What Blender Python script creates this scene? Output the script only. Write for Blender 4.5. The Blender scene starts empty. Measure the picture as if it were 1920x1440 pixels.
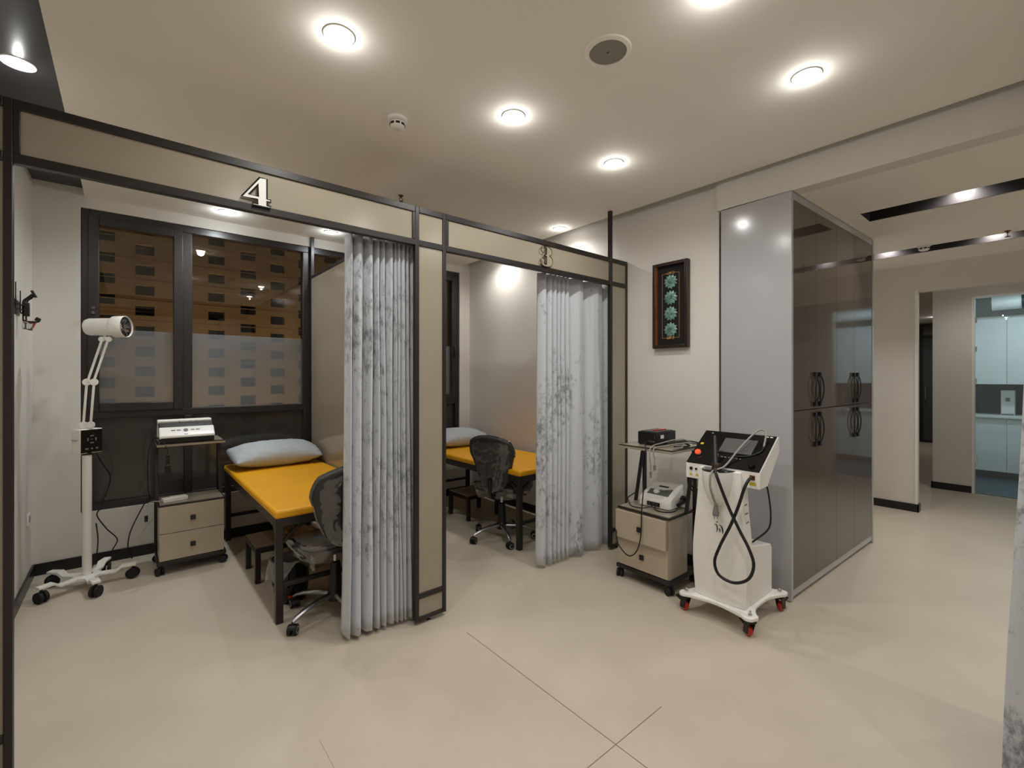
import bpy, bmesh, math, random
from mathutils import Vector, Matrix, noise
random.seed(7)
S = bpy.context.scene
COL = S.collection
PI = math.pi
R = math.radians

# ------------------------------------------------------------------ camera
cd = bpy.data.cameras.new('camera'); cam = bpy.data.objects.new('camera', cd); COL.objects.link(cam)
cam.location = (0, 0, 1.45); cam.rotation_euler = (R(90), 0, R(-40))
cd.sensor_width = 36; cd.lens = 36 * 860 / 1920; cd.shift_y = -13 / 1920
cd.clip_start = 0.02; cd.clip_end = 200
S.camera = cam
# ------------------------------------------------------------------ world and exposure
w = bpy.data.worlds.new('night'); S.world = w; w.use_nodes = True
w.node_tree.nodes['Background'].inputs[0].default_value = (0.010, 0.012, 0.018, 1)
w.node_tree.nodes['Background'].inputs[1].default_value = 1.0
S.view_settings.view_transform = 'Standard'; S.view_settings.look = 'None'
S.view_settings.exposure = -0.26; S.view_settings.gamma = 1.0; S.view_settings.use_curve_mapping = False
S.cycles.use_denoising = True
S.cycles.max_bounces = 10; S.cycles.diffuse_bounces = 6; S.cycles.transparent_max_bounces = 24
S.cycles.sample_clamp_indirect = 6.0
WARM = (1.0, 0.985, 0.955); COOL = (0.90, 0.965, 1.0); NEUT = (1.0, 0.98, 0.95)
P_MAIN = 34.0; P_BAY = 34.0; P_CORR = 40.0

# ------------------------------------------------------------------ helpers
def lin(c):
    return tuple(((v/255)/12.92 if v/255 <= 0.04045 else ((v/255+0.055)/1.055)**2.4) for v in c)
MATS = {}
def mat(name, rgb, rough=0.5, metal=0.0, spec=0.5, vary=0.0, scale=8.0, bump=0.0, bscale=60.0, coat=0.0, rgb2=None, emit=None, estr=0.0):
    m = bpy.data.materials.new(name); m.use_nodes = True; nt = m.node_tree
    b = nt.nodes['Principled BSDF']; c = lin(rgb)
    b.inputs['Base Color'].default_value = (*c, 1); b.inputs['Roughness'].default_value = rough
    b.inputs['Metallic'].default_value = metal; b.inputs['Specular IOR Level'].default_value = spec
    b.inputs['Coat Weight'].default_value = coat; b.inputs['Coat Roughness'].default_value = 0.08
    tc = nt.nodes.new('ShaderNodeTexCoord')
    if vary or rgb2:
        n = nt.nodes.new('ShaderNodeTexNoise'); n.inputs['Scale'].default_value = scale; n.inputs['Detail'].default_value = 5
        nt.links.new(tc.outputs['Object'], n.inputs['Vector'])
        r = nt.nodes.new('ShaderNodeValToRGB')
        a = lin(rgb2) if rgb2 else tuple(max(0, v*(1-vary)) for v in c)
        d = c if rgb2 else tuple(min(1, v*(1+vary)) for v in c)
        r.color_ramp.elements[0].position = 0.32; r.color_ramp.elements[0].color = (*a, 1)
        r.color_ramp.elements[1].position = 0.68; r.color_ramp.elements[1].color = (*d, 1)
        nt.links.new(n.outputs['Fac'], r.inputs['Fac']); nt.links.new(r.outputs['Color'], b.inputs['Base Color'])
    if bump:
        n2 = nt.nodes.new('ShaderNodeTexNoise'); n2.inputs['Scale'].default_value = bscale; n2.inputs['Detail'].default_value = 6
        nt.links.new(tc.outputs['Object'], n2.inputs['Vector'])
        bp = nt.nodes.new('ShaderNodeBump'); bp.inputs['Strength'].default_value = bump; bp.inputs['Distance'].default_value = 0.01
        nt.links.new(n2.outputs['Fac'], bp.inputs['Height']); nt.links.new(bp.outputs['Normal'], b.inputs['Normal'])
    if emit:
        b.inputs['Emission Color'].default_value = (*emit, 1); b.inputs['Emission Strength'].default_value = estr
    MATS[name] = m
    return m
def glass(name, tint, film=0.0, film_rgb=(120, 125, 125), rough=0.0, ior=1.5):
    """thin sheet: see-through with fresnel mirror, plus an optional milky film"""
    m = bpy.data.materials.new(name); m.use_nodes = True; nt = m.node_tree; nt.nodes.clear()
    o = nt.nodes.new('ShaderNodeOutputMaterial')
    t = nt.nodes.new('ShaderNodeBsdfTransparent'); t.inputs[0].default_value = (*tint, 1)
    g = nt.nodes.new('ShaderNodeBsdfGlossy'); g.inputs['Roughness'].default_value = rough; g.inputs['Color'].default_value = (1, 1, 1, 1)
    f = nt.nodes.new('ShaderNodeFresnel'); f.inputs['IOR'].default_value = ior
    mx = nt.nodes.new('ShaderNodeMixShader'); last = t
    if film:
        d = nt.nodes.new('ShaderNodeBsdfDiffuse'); d.inputs[0].default_value = (*lin(film_rgb), 1)
        fm = nt.nodes.new('ShaderNodeMixShader'); fm.inputs[0].default_value = film
        nt.links.new(t.outputs[0], fm.inputs[1]); nt.links.new(d.outputs[0], fm.inputs[2]); last = fm
    nt.links.new(f.outputs[0], mx.inputs[0]); nt.links.new(last.outputs[0], mx.inputs[1]); nt.links.new(g.outputs[0], mx.inputs[2])
    nt.links.new(mx.outputs[0], o.inputs['Surface'])
    MATS[name] = m
    return m

mat('wall', (216, 212, 205), 0.75, vary=0.03, scale=1.5, bump=0.05, bscale=180)
mat('ceil', (238, 233, 224), 0.8, vary=0.02, scale=1.2)
mat('darkceil', (34, 34, 38), 0.28, spec=0.5)
mat('slot', (38, 33, 34), 0.45)
mat('floor', (192, 181, 164), 0.42, spec=0.35, vary=0.045, scale=2.2, bump=0.03, bscale=220)
mat('seam', (128, 110, 90), 0.7, vary=0.1)
mat('skirt', (20, 18, 19), 0.3, vary=0.1, scale=20)
mat('tube', (34, 28, 27), 0.38, vary=0.12, scale=12)
mat('drawer', (182, 170, 150), 0.3, spec=0.5, vary=0.03, scale=4)
mat('panel', (156, 147, 130), 0.22, spec=0.5, vary=0.035, scale=3)
mat('panel2', (146, 135, 118), 0.13, spec=0.55, vary=0.035, scale=3)
mat('black', (16, 15, 15), 0.42, vary=0.15, scale=30)
mat('blackgloss', (12, 12, 13), 0.14, spec=0.5, vary=0.1, scale=10)
mat('rubber', (24, 23, 23), 0.75, vary=0.15, scale=40)
mat('grey', (120, 119, 117), 0.5, vary=0.05)
mat('dgrey', (62, 62, 64), 0.4, vary=0.08)
mat('white', (236, 234, 229), 0.35, vary=0.015, scale=6)
mat('whitegloss', (224, 223, 222), 0.12, spec=0.5, vary=0.01, scale=3)
mat('cabside', (178, 178, 181), 0.16, spec=0.5, vary=0.01, scale=3)
mat('chrome', (200, 200, 202), 0.12, metal=1.0, vary=0.04)
mat('brushed', (176, 176, 178), 0.30, metal=1.0, vary=0.06, scale=20)
mat('yellow', (232, 166, 18), 0.48, spec=0.4, vary=0.03, scale=5, bump=0.03, bscale=300)
mat('pillow', (178, 184, 188), 0.7, vary=0.02, scale=6, bump=0.08, bscale=30)
mat('door', (88, 79, 73), 0.05, spec=0.6, vary=0.03, scale=2)
mat('stooltop', (120, 104, 86), 0.4, vary=0.08, scale=14)
mat('winframe', (40, 35, 34), 0.36, vary=0.12, scale=14)
mat('red', (186, 44, 28), 0.32, vary=0.1, scale=20)
mat('orange', (214, 66, 22), 0.25, vary=0.08, scale=40)
mat('redstrap', (150, 48, 36), 0.6, vary=0.1, scale=40)
mat('cord', (9, 9, 9), 0.55, vary=0.1, scale=40)
mat('greycord', (150, 147, 140), 0.5, vary=0.05, scale=40)
mat('screen', (92, 92, 92), 0.18, vary=0.03)
mat('lcd', (86, 94, 88), 0.25, vary=0.05)
mat('litwood', (120, 66, 26), 0.35, vary=0.25, scale=18)
mat('darkwood', (44, 26, 18), 0.3, vary=0.2, scale=18)
mat('velvet', (16, 14, 13), 0.9, vary=0.1)
mat('gold', (176, 140, 86), 0.4, metal=0.6, vary=0.1, scale=40)
mat('turq', (134, 172, 158), 0.35, rgb2=(70, 108, 94), scale=38)
mat('cushion', (44, 43, 42), 0.6, vary=0.12, scale=30, bump=0.15, bscale=200)
mat('speaker', (138, 134, 124), 0.75, vary=0.05, scale=60)
mat('brass', (120, 84, 40), 0.3, metal=0.9, vary=0.1, scale=40)
mat('stone', (176, 138, 92), 0.85, vary=0.14, scale=2.2, bump=0.3, bscale=26)
mat('stonedark', (40, 34, 30), 0.8, vary=0.2, scale=8)
mat('tile', (60, 76, 86), 0.35, vary=0.1, scale=6)
mat('farfloor', (150, 136, 116), 0.4, vary=0.05, scale=3)
mat('yellowtag', (190, 176, 36), 0.5, vary=0.1, scale=60)
mat('white_light', (255, 250, 240), 0.4, emit=(1.0, 0.93, 0.82), estr=26)
mat('cool_light', (245, 250, 255), 0.4, emit=(0.86, 0.95, 1.0), estr=26)
mat('cyan_light', (230, 250, 255), 0.4, emit=(0.80, 0.93, 1.0), estr=9)
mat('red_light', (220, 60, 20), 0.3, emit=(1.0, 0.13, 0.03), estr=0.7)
glass('pane', (0.80, 0.82, 0.80), ior=1.55)
glass('frost', (0.88, 0.90, 0.92), film=0.25, film_rgb=(168, 174, 178), rough=0.12, ior=1.45)
glass('frostdark', (0.30, 0.30, 0.29), film=0.62, film_rgb=(70, 70, 66), rough=0.10, ior=1.5)
glass('doorglass', (0.88, 0.955, 0.98), film=0.05, film_rgb=(176, 206, 220), ior=1.4)
glass('darkglass', (0.16, 0.19, 0.19), film=0.5, film_rgb=(100, 108, 106), ior=1.5)
glass('wrap', (0.94, 0.94, 0.93), film=0.08, film_rgb=(190, 188, 182), rough=0.05, ior=1.75)
glass('bag', (0.93, 0.93, 0.92), film=0.30, film_rgb=(190, 188, 180), rough=0.22, ior=1.5)

def curtain_mat():
    m = bpy.data.materials.new('curtain'); m.use_nodes = True; nt = m.node_tree; b = nt.nodes['Principled BSDF']
    b.inputs['Roughness'].default_value = 0.62; b.inputs['Sheen Weight'].default_value = 0.35; b.inputs['Specular IOR Level'].default_value = 0.25
    uv = nt.nodes.new('ShaderNodeTexCoord')
    mp = nt.nodes.new('ShaderNodeMapping'); mp.inputs['Scale'].default_value = (1.0, 1.0, 0.55)
    nt.links.new(uv.outputs['Object'], mp.inputs['Vector'])
    n = nt.nodes.new('ShaderNodeTexNoise'); n.inputs['Scale'].default_value = 26; n.inputs['Detail'].default_value = 9; n.inputs['Roughness'].default_value = 0.75
    nt.links.new(mp.outputs[0], n.inputs['Vector'])
    n2 = nt.nodes.new('ShaderNodeTexNoise'); n2.inputs['Scale'].default_value = 3.0; n2.inputs['Detail'].default_value = 3
    nt.links.new(mp.outputs[0], n2.inputs['Vector'])
    ad = nt.nodes.new('ShaderNodeMath'); ad.operation = 'MULTIPLY_ADD'; ad.inputs[1].default_value = 0.55
    nt.links.new(n2.outputs['Fac'], ad.inputs[0]); nt.links.new(n.outputs['Fac'], ad.inputs[2])
    r = nt.nodes.new('ShaderNodeValToRGB')
    r.color_ramp.elements[0].position = 0.58; r.color_ramp.elements[0].color = (*lin((126, 130, 135)), 1)
    r.color_ramp.elements[1].position = 0.74; r.color_ramp.elements[1].color = (*lin((197, 201, 207)), 1)
    nt.links.new(ad.outputs[0], r.inputs['Fac']); nt.links.new(r.outputs['Color'], b.inputs['Base Color'])
    MATS['curtain'] = m
curtain_mat()

class MB:
    """collects shapes into one mesh"""
    def __init__(s): s.v = []; s.f = []
    def add(s, vs, fs):
        k = len(s.v); s.v += [tuple(p) for p in vs]; s.f += [tuple(i+k for i in f) for f in fs]; return s
    def box(s, x0, x1, y0, y1, z0, z1):
        vs = [(x, y, z) for z in (z0, z1) for y in (y0, y1) for x in (x0, x1)]
        return s.add(vs, [(0, 2, 3, 1), (4, 5, 7, 6), (0, 1, 5, 4), (2, 6, 7, 3), (0, 4, 6, 2), (1, 3, 7, 5)])
    def obox(s, c, d, M=None):
        h = [v/2 for v in d]; vs = [Vector((x*h[0], y*h[1], z*h[2])) for z in (-1, 1) for y in (-1, 1) for x in (-1, 1)]
        if M: vs = [M @ v for v in vs]
        vs = [v + Vector(c) for v in vs]
        return s.add(vs, [(0, 2, 3, 1), (4, 5, 7, 6), (0, 1, 5, 4), (2, 6, 7, 3), (0, 4, 6, 2), (1, 3, 7, 5)])
    def bar(s, p, q, w, h=None, up=(0, 0, 1)):
        """rectangular bar between two points"""
        p = Vector(p); q = Vector(q); h = h or w; d = (q-p).normalized(); u = Vector(up)
        if abs(d.dot(u)) > 0.98: u = Vector((1, 0, 0))
        a = d.cross(u).normalized()*w/2; b = d.cross(a).normalized()*h/2
        vs = [p+i*a+j*b for i, j in ((-1, -1), (1, -1), (1, 1), (-1, 1))] + [q+i*a+j*b for i, j in ((-1, -1), (1, -1), (1, 1), (-1, 1))]
        return s.add(vs, [(3, 2, 1, 0), (4, 5, 6, 7), (0, 1, 5, 4), (1, 2, 6, 5), (2, 3, 7, 6), (3, 0, 4, 7)])
    def cyl(s, p, q, r0, r1=None, n=20, caps=True):
        return s.tube([p, q], [r0, r0 if r1 is None else r1], n, caps)
    def tube(s, pts, r, n=8, caps=True, closed=False):
        pts = [Vector(p) for p in pts]; m = len(pts); rs = r if isinstance(r, (list, tuple)) else [r]*m
        vs = []; prev = None
        for i, p in enumerate(pts):
            if closed: d = pts[(i+1) % m]-pts[i-1]
            else: d = (pts[min(i+1, m-1)]-pts[max(i-1, 0)])
            d = d.normalized() if d.length > 1e-9 else Vector((0, 0, 1))
            if prev is None:
                u = Vector((0, 0, 1)) if abs(d.z) < 0.9 else Vector((1, 0, 0)); a = d.cross(u).normalized()
            else:
                a = (prev-d*prev.dot(d)).normalized()
            prev = a; b = d.cross(a)
            vs += [p+rs[i]*(math.cos(2*PI*k/n)*a+math.sin(2*PI*k/n)*b) for k in range(n)]
        fs = []
        for i in range(m if closed else m-1):
            j = (i+1) % m
            fs += [(i*n+k, i*n+(k+1) % n, j*n+(k+1) % n, j*n+k) for k in range(n)]
        if caps and not closed: fs += [tuple(range(n))[::-1], tuple((m-1)*n+k for k in range(n))]
        return s.add(vs, fs)
    def lathe(s, prof, c=(0, 0, 0), M=None, n=28, a0=0, a1=2*PI):
        full = abs(a1-a0-2*PI) < 1e-6; m = n if full else n+1; vs = []
        for r, z in prof:
            for k in range(m):
                a = a0+(a1-a0)*k/n; p = Vector((r*math.cos(a), r*math.sin(a), z)); p = M @ p if M else p; vs.append(p+Vector(c))
        fs = []
        for i in range(len(prof)-1):
            for k in range(n):
                l = (k+1) % m
                fs.append((i*m+k, i*m+l, (i+1)*m+l, (i+1)*m+k))
        return s.add(vs, fs)
    def prism(s, poly, axis, a0, a1):
        """extrude a 2D outline along x, y or z"""
        def P(u, v, a): return {'x': (a, u, v), 'y': (u, a, v), 'z': (u, v, a)}[axis]
        n = len(poly); vs = [P(u, v, a0) for u, v in poly]+[P(u, v, a1) for u, v in poly]
        return s.add(vs, [tuple(range(n)), tuple(range(2*n-1, n-1, -1))]+[(i, (i+1) % n, n+(i+1) % n, n+i) for i in range(n)])
    def grid(s, fn, nu, nv):
        vs = [fn(i/nu, j/nv) for j in range(nv+1) for i in range(nu+1)]
        return s.add(vs, [(j*(nu+1)+i, j*(nu+1)+i+1, (j+1)*(nu+1)+i+1, (j+1)*(nu+1)+i) for j in range(nv) for i in range(nu)])
    def build(s, name, m, parent=None, bevel=0.0, smooth=40, solid=0.0, seg=2, sub=0):
        me = bpy.data.meshes.new(name); me.from_pydata(s.v, [], s.f); me.update()
        b = bmesh.new(); b.from_mesh(me); bmesh.ops.recalc_face_normals(b, faces=b.faces); b.to_mesh(me); b.free()
        me.materials.append(MATS[m])
        if smooth:
            me.shade_smooth(); me.set_sharp_from_angle(angle=R(smooth))
        o = bpy.data.objects.new(name, me); COL.objects.link(o)
        if parent: o.parent = parent
        if bevel:
            d = o.modifiers.new('bevel', 'BEVEL'); d.width = bevel; d.segments = seg; d.limit_method = 'ANGLE'; d.angle_limit = R(40)
        if solid:
            d = o.modifiers.new('thick', 'SOLIDIFY'); d.thickness = solid; d.offset = 0
        if sub:
            d = o.modifiers.new('sub', 'SUBSURF'); d.levels = sub; d.render_levels = sub
        return o
def B(*a): return MB().box(*a)
def tag(o, label, cat, group=None, kind=None):
    o['label'] = label; o['category'] = cat
    if group: o['group'] = group
    if kind: o['kind'] = kind
    return o
def thing(name, label, cat, loc=(0, 0, 0), rz=0.0, group=None, kind=None):
    o = bpy.data.objects.new(name, None); COL.objects.link(o); o.empty_display_size = 0.05
    o.location = loc; o.rotation_euler = (0, 0, rz)
    return tag(o, label, cat, group, kind)
def dup(o, loc=None, rz=None, label=None, parent=None):
    c = o.copy(); COL.objects.link(c)
    if parent is not None: c.parent = parent
    if loc is not None: c.location = loc
    if rz is not None: c.rotation_euler = (0, 0, rz)
    if label: c['label'] = label
    for ch in [x for x in bpy.data.objects if x.parent == o]: dup(ch, parent=c)
    return c
def spline(pts, k=8, closed=False):
    pts = [Vector(p) for p in pts]; out = []; n = len(pts)
    for i in range(n if closed else n-1):
        if closed: a, b, c, d = pts[i-1], pts[i], pts[(i+1) % n], pts[(i+2) % n]
        else: a, b, c, d = pts[max(i-1, 0)], pts[i], pts[i+1], pts[min(i+2, n-1)]
        for j in range(k):
            t = j/k; out.append(0.5*((2*b)+(c-a)*t+(2*a-5*b+4*c-d)*t*t+(3*b-a-3*c+d)*t**3))
    if not closed: out.append(pts[-1])
    return out
def light(name, kind, loc, energy, color, parent=None, rot=(0, 0, 0), **kw):
    l = bpy.data.lights.new(name, kind); l.energy = energy; l.color = color
    for k, v in kw.items(): setattr(l, k, v)
    o = bpy.data.objects.new(name, l); COL.objects.link(o); o.location = loc; o.rotation_euler = rot
    if parent: o.parent = parent
    return o
def st(name, mb, m, label, cat, **kw):
    return tag(mb.build(name, m, **kw), label, cat, kind='structure')

# ------------------------------------------------------------------ measures of the place (metres)
XL, XW, YB, YP, YF = -0.53, 3.325, 4.80, 2.40, -2.5     # left wall, right wall, window wall, partition front, wall behind
ZC, ZK, ZT = 2.84, 2.655, 2.97                          # main ceiling, corridor ceiling, slab
X1, X2 = 6.492, 8.09                                    # corridor end walls

# ================================================================== SETTING
fl = st('floor', B(-0.7, 14.6, YF-0.1, 5.0, -0.06, 0), 'floor', 'beige vinyl floor running through treatment bays and corridor', 'floor')
B(1.4755, 1.4785, -2.4, 2.16, 0, 0.0008).build('seam', 'seam', fl, smooth=0)
B(1.30, 1.80, 1.1215, 1.1245, 0, 0.0008).build('seam', 'seam', fl, smooth=0)
B(0.588, 0.5888, 1.0, 1.9, 0, 0.0006).build('seam', 'seam', fl, smooth=0)
st('ceiling', B(-0.25, 3.215, YF, YB, ZC, ZC+0.03), 'ceil', 'dropped off-white ceiling panel above the bays with downlights', 'ceiling')
st('ceiling_strip', B(XL, -0.25, YF, YB, 2.895, ZT), 'darkceil', 'dark glossy ceiling strip along the left wall', 'ceiling')
st('ceiling_slab', B(XL-0.12, 3.45, YF-0.1, 5.0, ZT, ZT+0.06), 'ceil', 'ceiling slab in the gap above the dropped panel', 'ceiling')
st('wall_left', B(XL-0.12, XL, YF-0.1, 5.0, 0, ZT), 'wall', 'off-white wall on the left of bay four', 'wall')
wb = MB(); wb.box(XL, XW, YB, YB+0.2, 0, 0.41); wb.box(XL, XW, YB, YB+0.2, 2.75, ZT)
wb.box(XL, -0.272, YB, YB+0.2, 0.41, 2.75); wb.box(3.175, XW, YB, YB+0.2, 0.41, 2.75)
st('wall_back', wb, 'wall', 'off-white wall around the dark framed window', 'wall')
st('wall_right', B(XW, XW+0.1, 1.60, 5.0, 0, ZT), 'wall', 'off-white wall with the flower picture beside bay three', 'wall')
st('wall_front', B(XL-0.12, 14.6, YF-0.1, YF, 0, ZT), 'wall', 'off-white wall behind the viewpoint', 'wall')
st('trim_1', B(3.285, 3.40, YF, 1.60, ZK, ZT), 'wall', 'ceiling step facing the room above the tall cabinet', 'ceiling step')
# corridor
kc = MB()
for x0, x1 in ((3.40, 4.15), (4.42, 5.63), (5.90, X1+0.1)): kc.box(x0, x1, YF, 1.60, ZK, ZK+0.16)
kc.box(4.15, 4.42, 0.945, 1.60, ZK, ZK+0.16); kc.box(5.63, 5.90, 1.28, 1.60, ZK, ZK+0.16)
kc.box(X1+0.1, 14.5, YF, 2.7, ZK, ZK+0.16)
st('ceiling_corridor', kc, 'ceil', 'lower corridor ceiling with two dark slots', 'ceiling')
for i, (x0, x1, y1) in enumerate(((4.15, 4.42, 0.945), (5.63, 5.90, 1.28))):
    ch = MB(); e = 0.004
    ch.box(x0, x1, YF, y1, ZK+0.16, ZK+0.18); ch.box(x0, x0+e, YF, y1, ZK+0.003, ZK+0.16); ch.box(x1-e, x1, YF, y1, ZK+0.003, ZK+0.16); ch.box(x0, x1, y1-e, y1, ZK+0.003, ZK+0.16)
    st('trim_%d' % (i+2), ch, 'slot', ('dark recessed light slot in corridor ceiling, nearer the tall cabinet front', 'dark recessed light slot in corridor ceiling, nearer the far wall')[i], 'ceiling slot', smooth=0)
st('wall_corridor', B(3.42, X1+0.1, 1.60, 1.72, 0, ZT), 'wall', 'corridor wall behind the tall cabinet', 'wall')
w1 = MB(); w1.box(X1, X1+0.1, 0.974, 1.60, 0, ZK); w1.box(X1, X1+0.1, -0.45, 0.974, 2.362, ZK); w1.box(X1, X1+0.1, YF, -0.45, 0, ZK)
st('wall_opening', w1, 'wall', 'off-white corridor wall with a wide doorway opening', 'wall')
w2 = MB(); w2.box(X2, X2+0.1, 0.69, 1.062, 0, ZK); w2.box(X2, X2+0.1, -0.32, 0.69, 2.445, ZK); w2.box(X2, X2+0.1, YF, -0.32, 0, ZK)
st('wall_kitchenette', w2, 'wall', 'off-white wall holding the glass door beyond the doorway', 'wall')
w3 = MB(); w3.box(X2+0.1, 10.15, 1.0, 1.062, 0, ZK); w3.box(10.15, 10.25, -1.2, 1.062, 0, ZK); w3.box(X2+0.1, 10.15, -1.2, -1.12, 0, ZK)
st('wall_pantry', w3, 'white', 'white walls of the small room behind the glass door', 'wall')
st('wall_hall', B(X1+0.1, 14.5, 2.6, 2.7, 0, ZK), 'wall', 'side wall of the dim hall past the doorway', 'wall')
st('wall_end', B(14.4, 14.5, YF, 2.6, 0, ZK), 'wall', 'end wall of the dim hall behind dark glass', 'wall')
st('floor_pantry', B(X2+0.02, 10.15, -1.12, 1.0, 0, 0.004), 'tile', 'blue-grey tiled floor behind the glass door', 'floor', smooth=0)
def skirt(name, mb, label): return st(name, mb, 'skirt', label, 'skirting board', bevel=0.003)
h = 0.085; q = 0.014
skirt('baseboard_left', B(XL, XL+q, YF, YB-q, 0, h), 'black skirting along the left wall of bay four')
skirt('baseboard_back', B(XL, 1.39, YB-q, YB, 0, h), 'black skirting under the window in bay four')
skirt('baseboard_bay', B(1.44, XW-q, YB-q, YB, 0, h), 'black skirting under the window in bay three')
skirt('baseboard_right', B(XW-q, XW, 1.62, YB, 0, h), 'black skirting along the right wall past bay three')
skirt('baseboard_corridor', B(X1-q, X1, 0.974-q, 1.60, 0, h).box(X1-q, X1+0.1, 0.974-q, 0.974, 0, h), 'black skirting on the corridor wall next to the tall cabinet')
skirt('baseboard_kitchenette', B(X2-q, X2, 0.70, 1.062+q, 0, h).box(X2-q, X2+0.1, 1.062, 1.062+q, 0, h), 'black skirting beside the glass door')
for i, mb in enumerate((MB().box(X1-0.006, X1, 0.974-0.004, 0.992, h, 2.375), )):
    st('trim_4', mb, 'white', 'thin white corner bead on the doorway edge', 'trim')

# ------------------------------------------------------------------ window
W = thing('window_1', 'dark aluminium window with half-frosted panes across both bays', 'window', kind='structure')
y0, y1 = 4.815, 4.90
def wbar(n, *a, b=0.004, y=(y0, y1)): return B(a[0], a[1], y[0], y[1], a[2], a[3]).build(n, 'winframe', W, bevel=b)
wbar('frame', -0.270, -0.222, 0.41, 2.75); wbar('frame', -0.222, 3.12, 2.69, 2.75); wbar('frame', -0.222, 3.12, 0.41, 0.465); wbar('frame', 3.12, 3.175, 0.41, 2.75)
wbar('frame', -0.222, 3.12, 1.125, 1.185)
wbar('mullion', 0.362, 0.432, 1.185, 2.69); wbar('mullion', 0.375, 0.432, 0.465, 1.125)
wbar('mullion', 1.335, 1.445, 1.185, 2.69); wbar('mullion', 1.345, 1.435, 0.465, 1.125)
ys = (4.800, 4.875)
def sash(x0, x1, z0, z1, wd):
    for a in ((x0, x0+wd, z0, z1), (x1-wd, x1, z0, z1), (x0+wd, x1-wd, z0, z0+wd), (x0+wd, x1-wd, z1-wd, z1)):
        wbar('sash', *a, y=ys)
sash(-0.232, 0.366, 1.178, 2.70, 0.065)
sash(2.50, 3.13, 1.178, 2.70, 0.065); wbar('mullion', 2.44, 2.505, 1.185, 2.69)
def pane(n, m, x0, x1, z0, z1, y=4.858): return B(x0, x1, y, y+0.006, z0, z1).build(n, m, W, smooth=0)
ZF = 1.83
for x0, x1, zb, zt in ((-0.167, 0.301, 1.243, 2.635), (0.432, 1.335, 1.185, 2.69), (1.445, 2.44, 1.185, 2.69), (2.565, 3.065, 1.243, 2.635)):
    pane('pane', 'pane', x0, x1, zb, zt); B(x0, x1, 4.853, 4.855, zb, ZF).build('frosted_film', 'frost', W, smooth=0)
for x0, x1 in ((-0.222, 0.375), (0.432, 1.345), (1.435, 3.12)):
    pane('lower_pane', 'frostdark', x0, x1, 0.465, 1.125)
hd = MB(); hd.cyl((-0.20, 4.80, 1.985), (-0.20, 4.785, 1.985), 0.012, n=14); hd.cyl((-0.20, 4.80, 1.945), (-0.20, 4.765, 1.945), 0.014, 0.011, n=14)
hd.build('handle_knob', 'chrome', W)
hd = MB(); hd.box(3.085, 3.105, 4.785, 4.80, 1.70, 1.83); hd.bar((3.095, 4.775, 1.80), (3.095, 4.765, 1.68), 0.018, 0.012); hd.build('handle', 'winframe', W, bevel=0.003)

# building seen through the window at night
F = thing('building_facade', 'sand-coloured building across the street with staggered small dark openings', 'building', (0, 10, 0))
px, pz, hw, hh = 0.516, 0.345, 0.128, 0.086
wall = MB(); cols = range(-4, 9); rows = range(-7, 9); openings = []
for c in cols:
    cx = 0.234+c*px; off = 0.0 if c % 2 == 0 else 0.155
    x0, x1 = cx-px/2, cx+px/2; zb0, zt0 = 0.1, 5.4
    wall.box(x0, cx-hw, 0, 0.3, zb0, zt0); wall.box(cx+hw, x1, 0, 0.3, zb0, zt0)
    zs = [2.58+off+k*pz for k in rows]; zs = [z for z in zs if zb0+0.1 < z < zt0-0.1]
    e = zb0
    for z in zs:
        wall.box(cx-hw, cx+hw, 0, 0.3, e, z-hh); e = z+hh; openings.append((cx, z))
    wall.box(cx-hw, cx+hw, 0, 0.3, e, zt0)
xa, xb = 0.234-4.5*px, 0.234+8.5*px
wall.box(-9, xa, 0, 0.3, -2, 9); wall.box(xb, 14, 0, 0.3, -2, 9); wall.box(xa, xb, 0, 0.3, 5.4, 9); wall.box(xa, xb, 0, 0.3, -2, 0.1)
wall.build('stone_wall', 'stone', F, smooth=0)
me = None
for cx, z in openings:
    if me is None:
        o = B(-hw, hw, 0, 0.02, -hh, hh).build('opening', 'stonedark', F, smooth=0); me = o.data
    else:
        o = bpy.data.objects.new('opening', me); COL.objects.link(o); o.parent = F
    o.location = (cx, 0.15, z)
for z in (1.72, 2.065, 2.41, 2.755, 3.10, 3.445, 3.79, 4.135):
    B(-6, 10, -0.004, 0, z-0.010, z+0.004).build('string_course', 'stone', F, smooth=0)
sl = thing('street_lamp', 'warm street floodlight at the foot of the building across', 'lamp', (1.6, 7.9, -1.2))
B(-0.25, 0.25, -0.06, 0.06, -0.1, 0).build('housing', 'black', sl, bevel=0.01)
light('flood', 'AREA', (0, 0.03, 0.06), 100, (1.0, 0.79, 0.56), sl, (R(155), 0, 0), size=2.2, size_y=0.3, shape='RECTANGLE')
st('ground', B(-12, 16, 5.05, 10.2, -2.1, -2.0), 'stonedark', 'dark street outside the window', 'ground')

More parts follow.
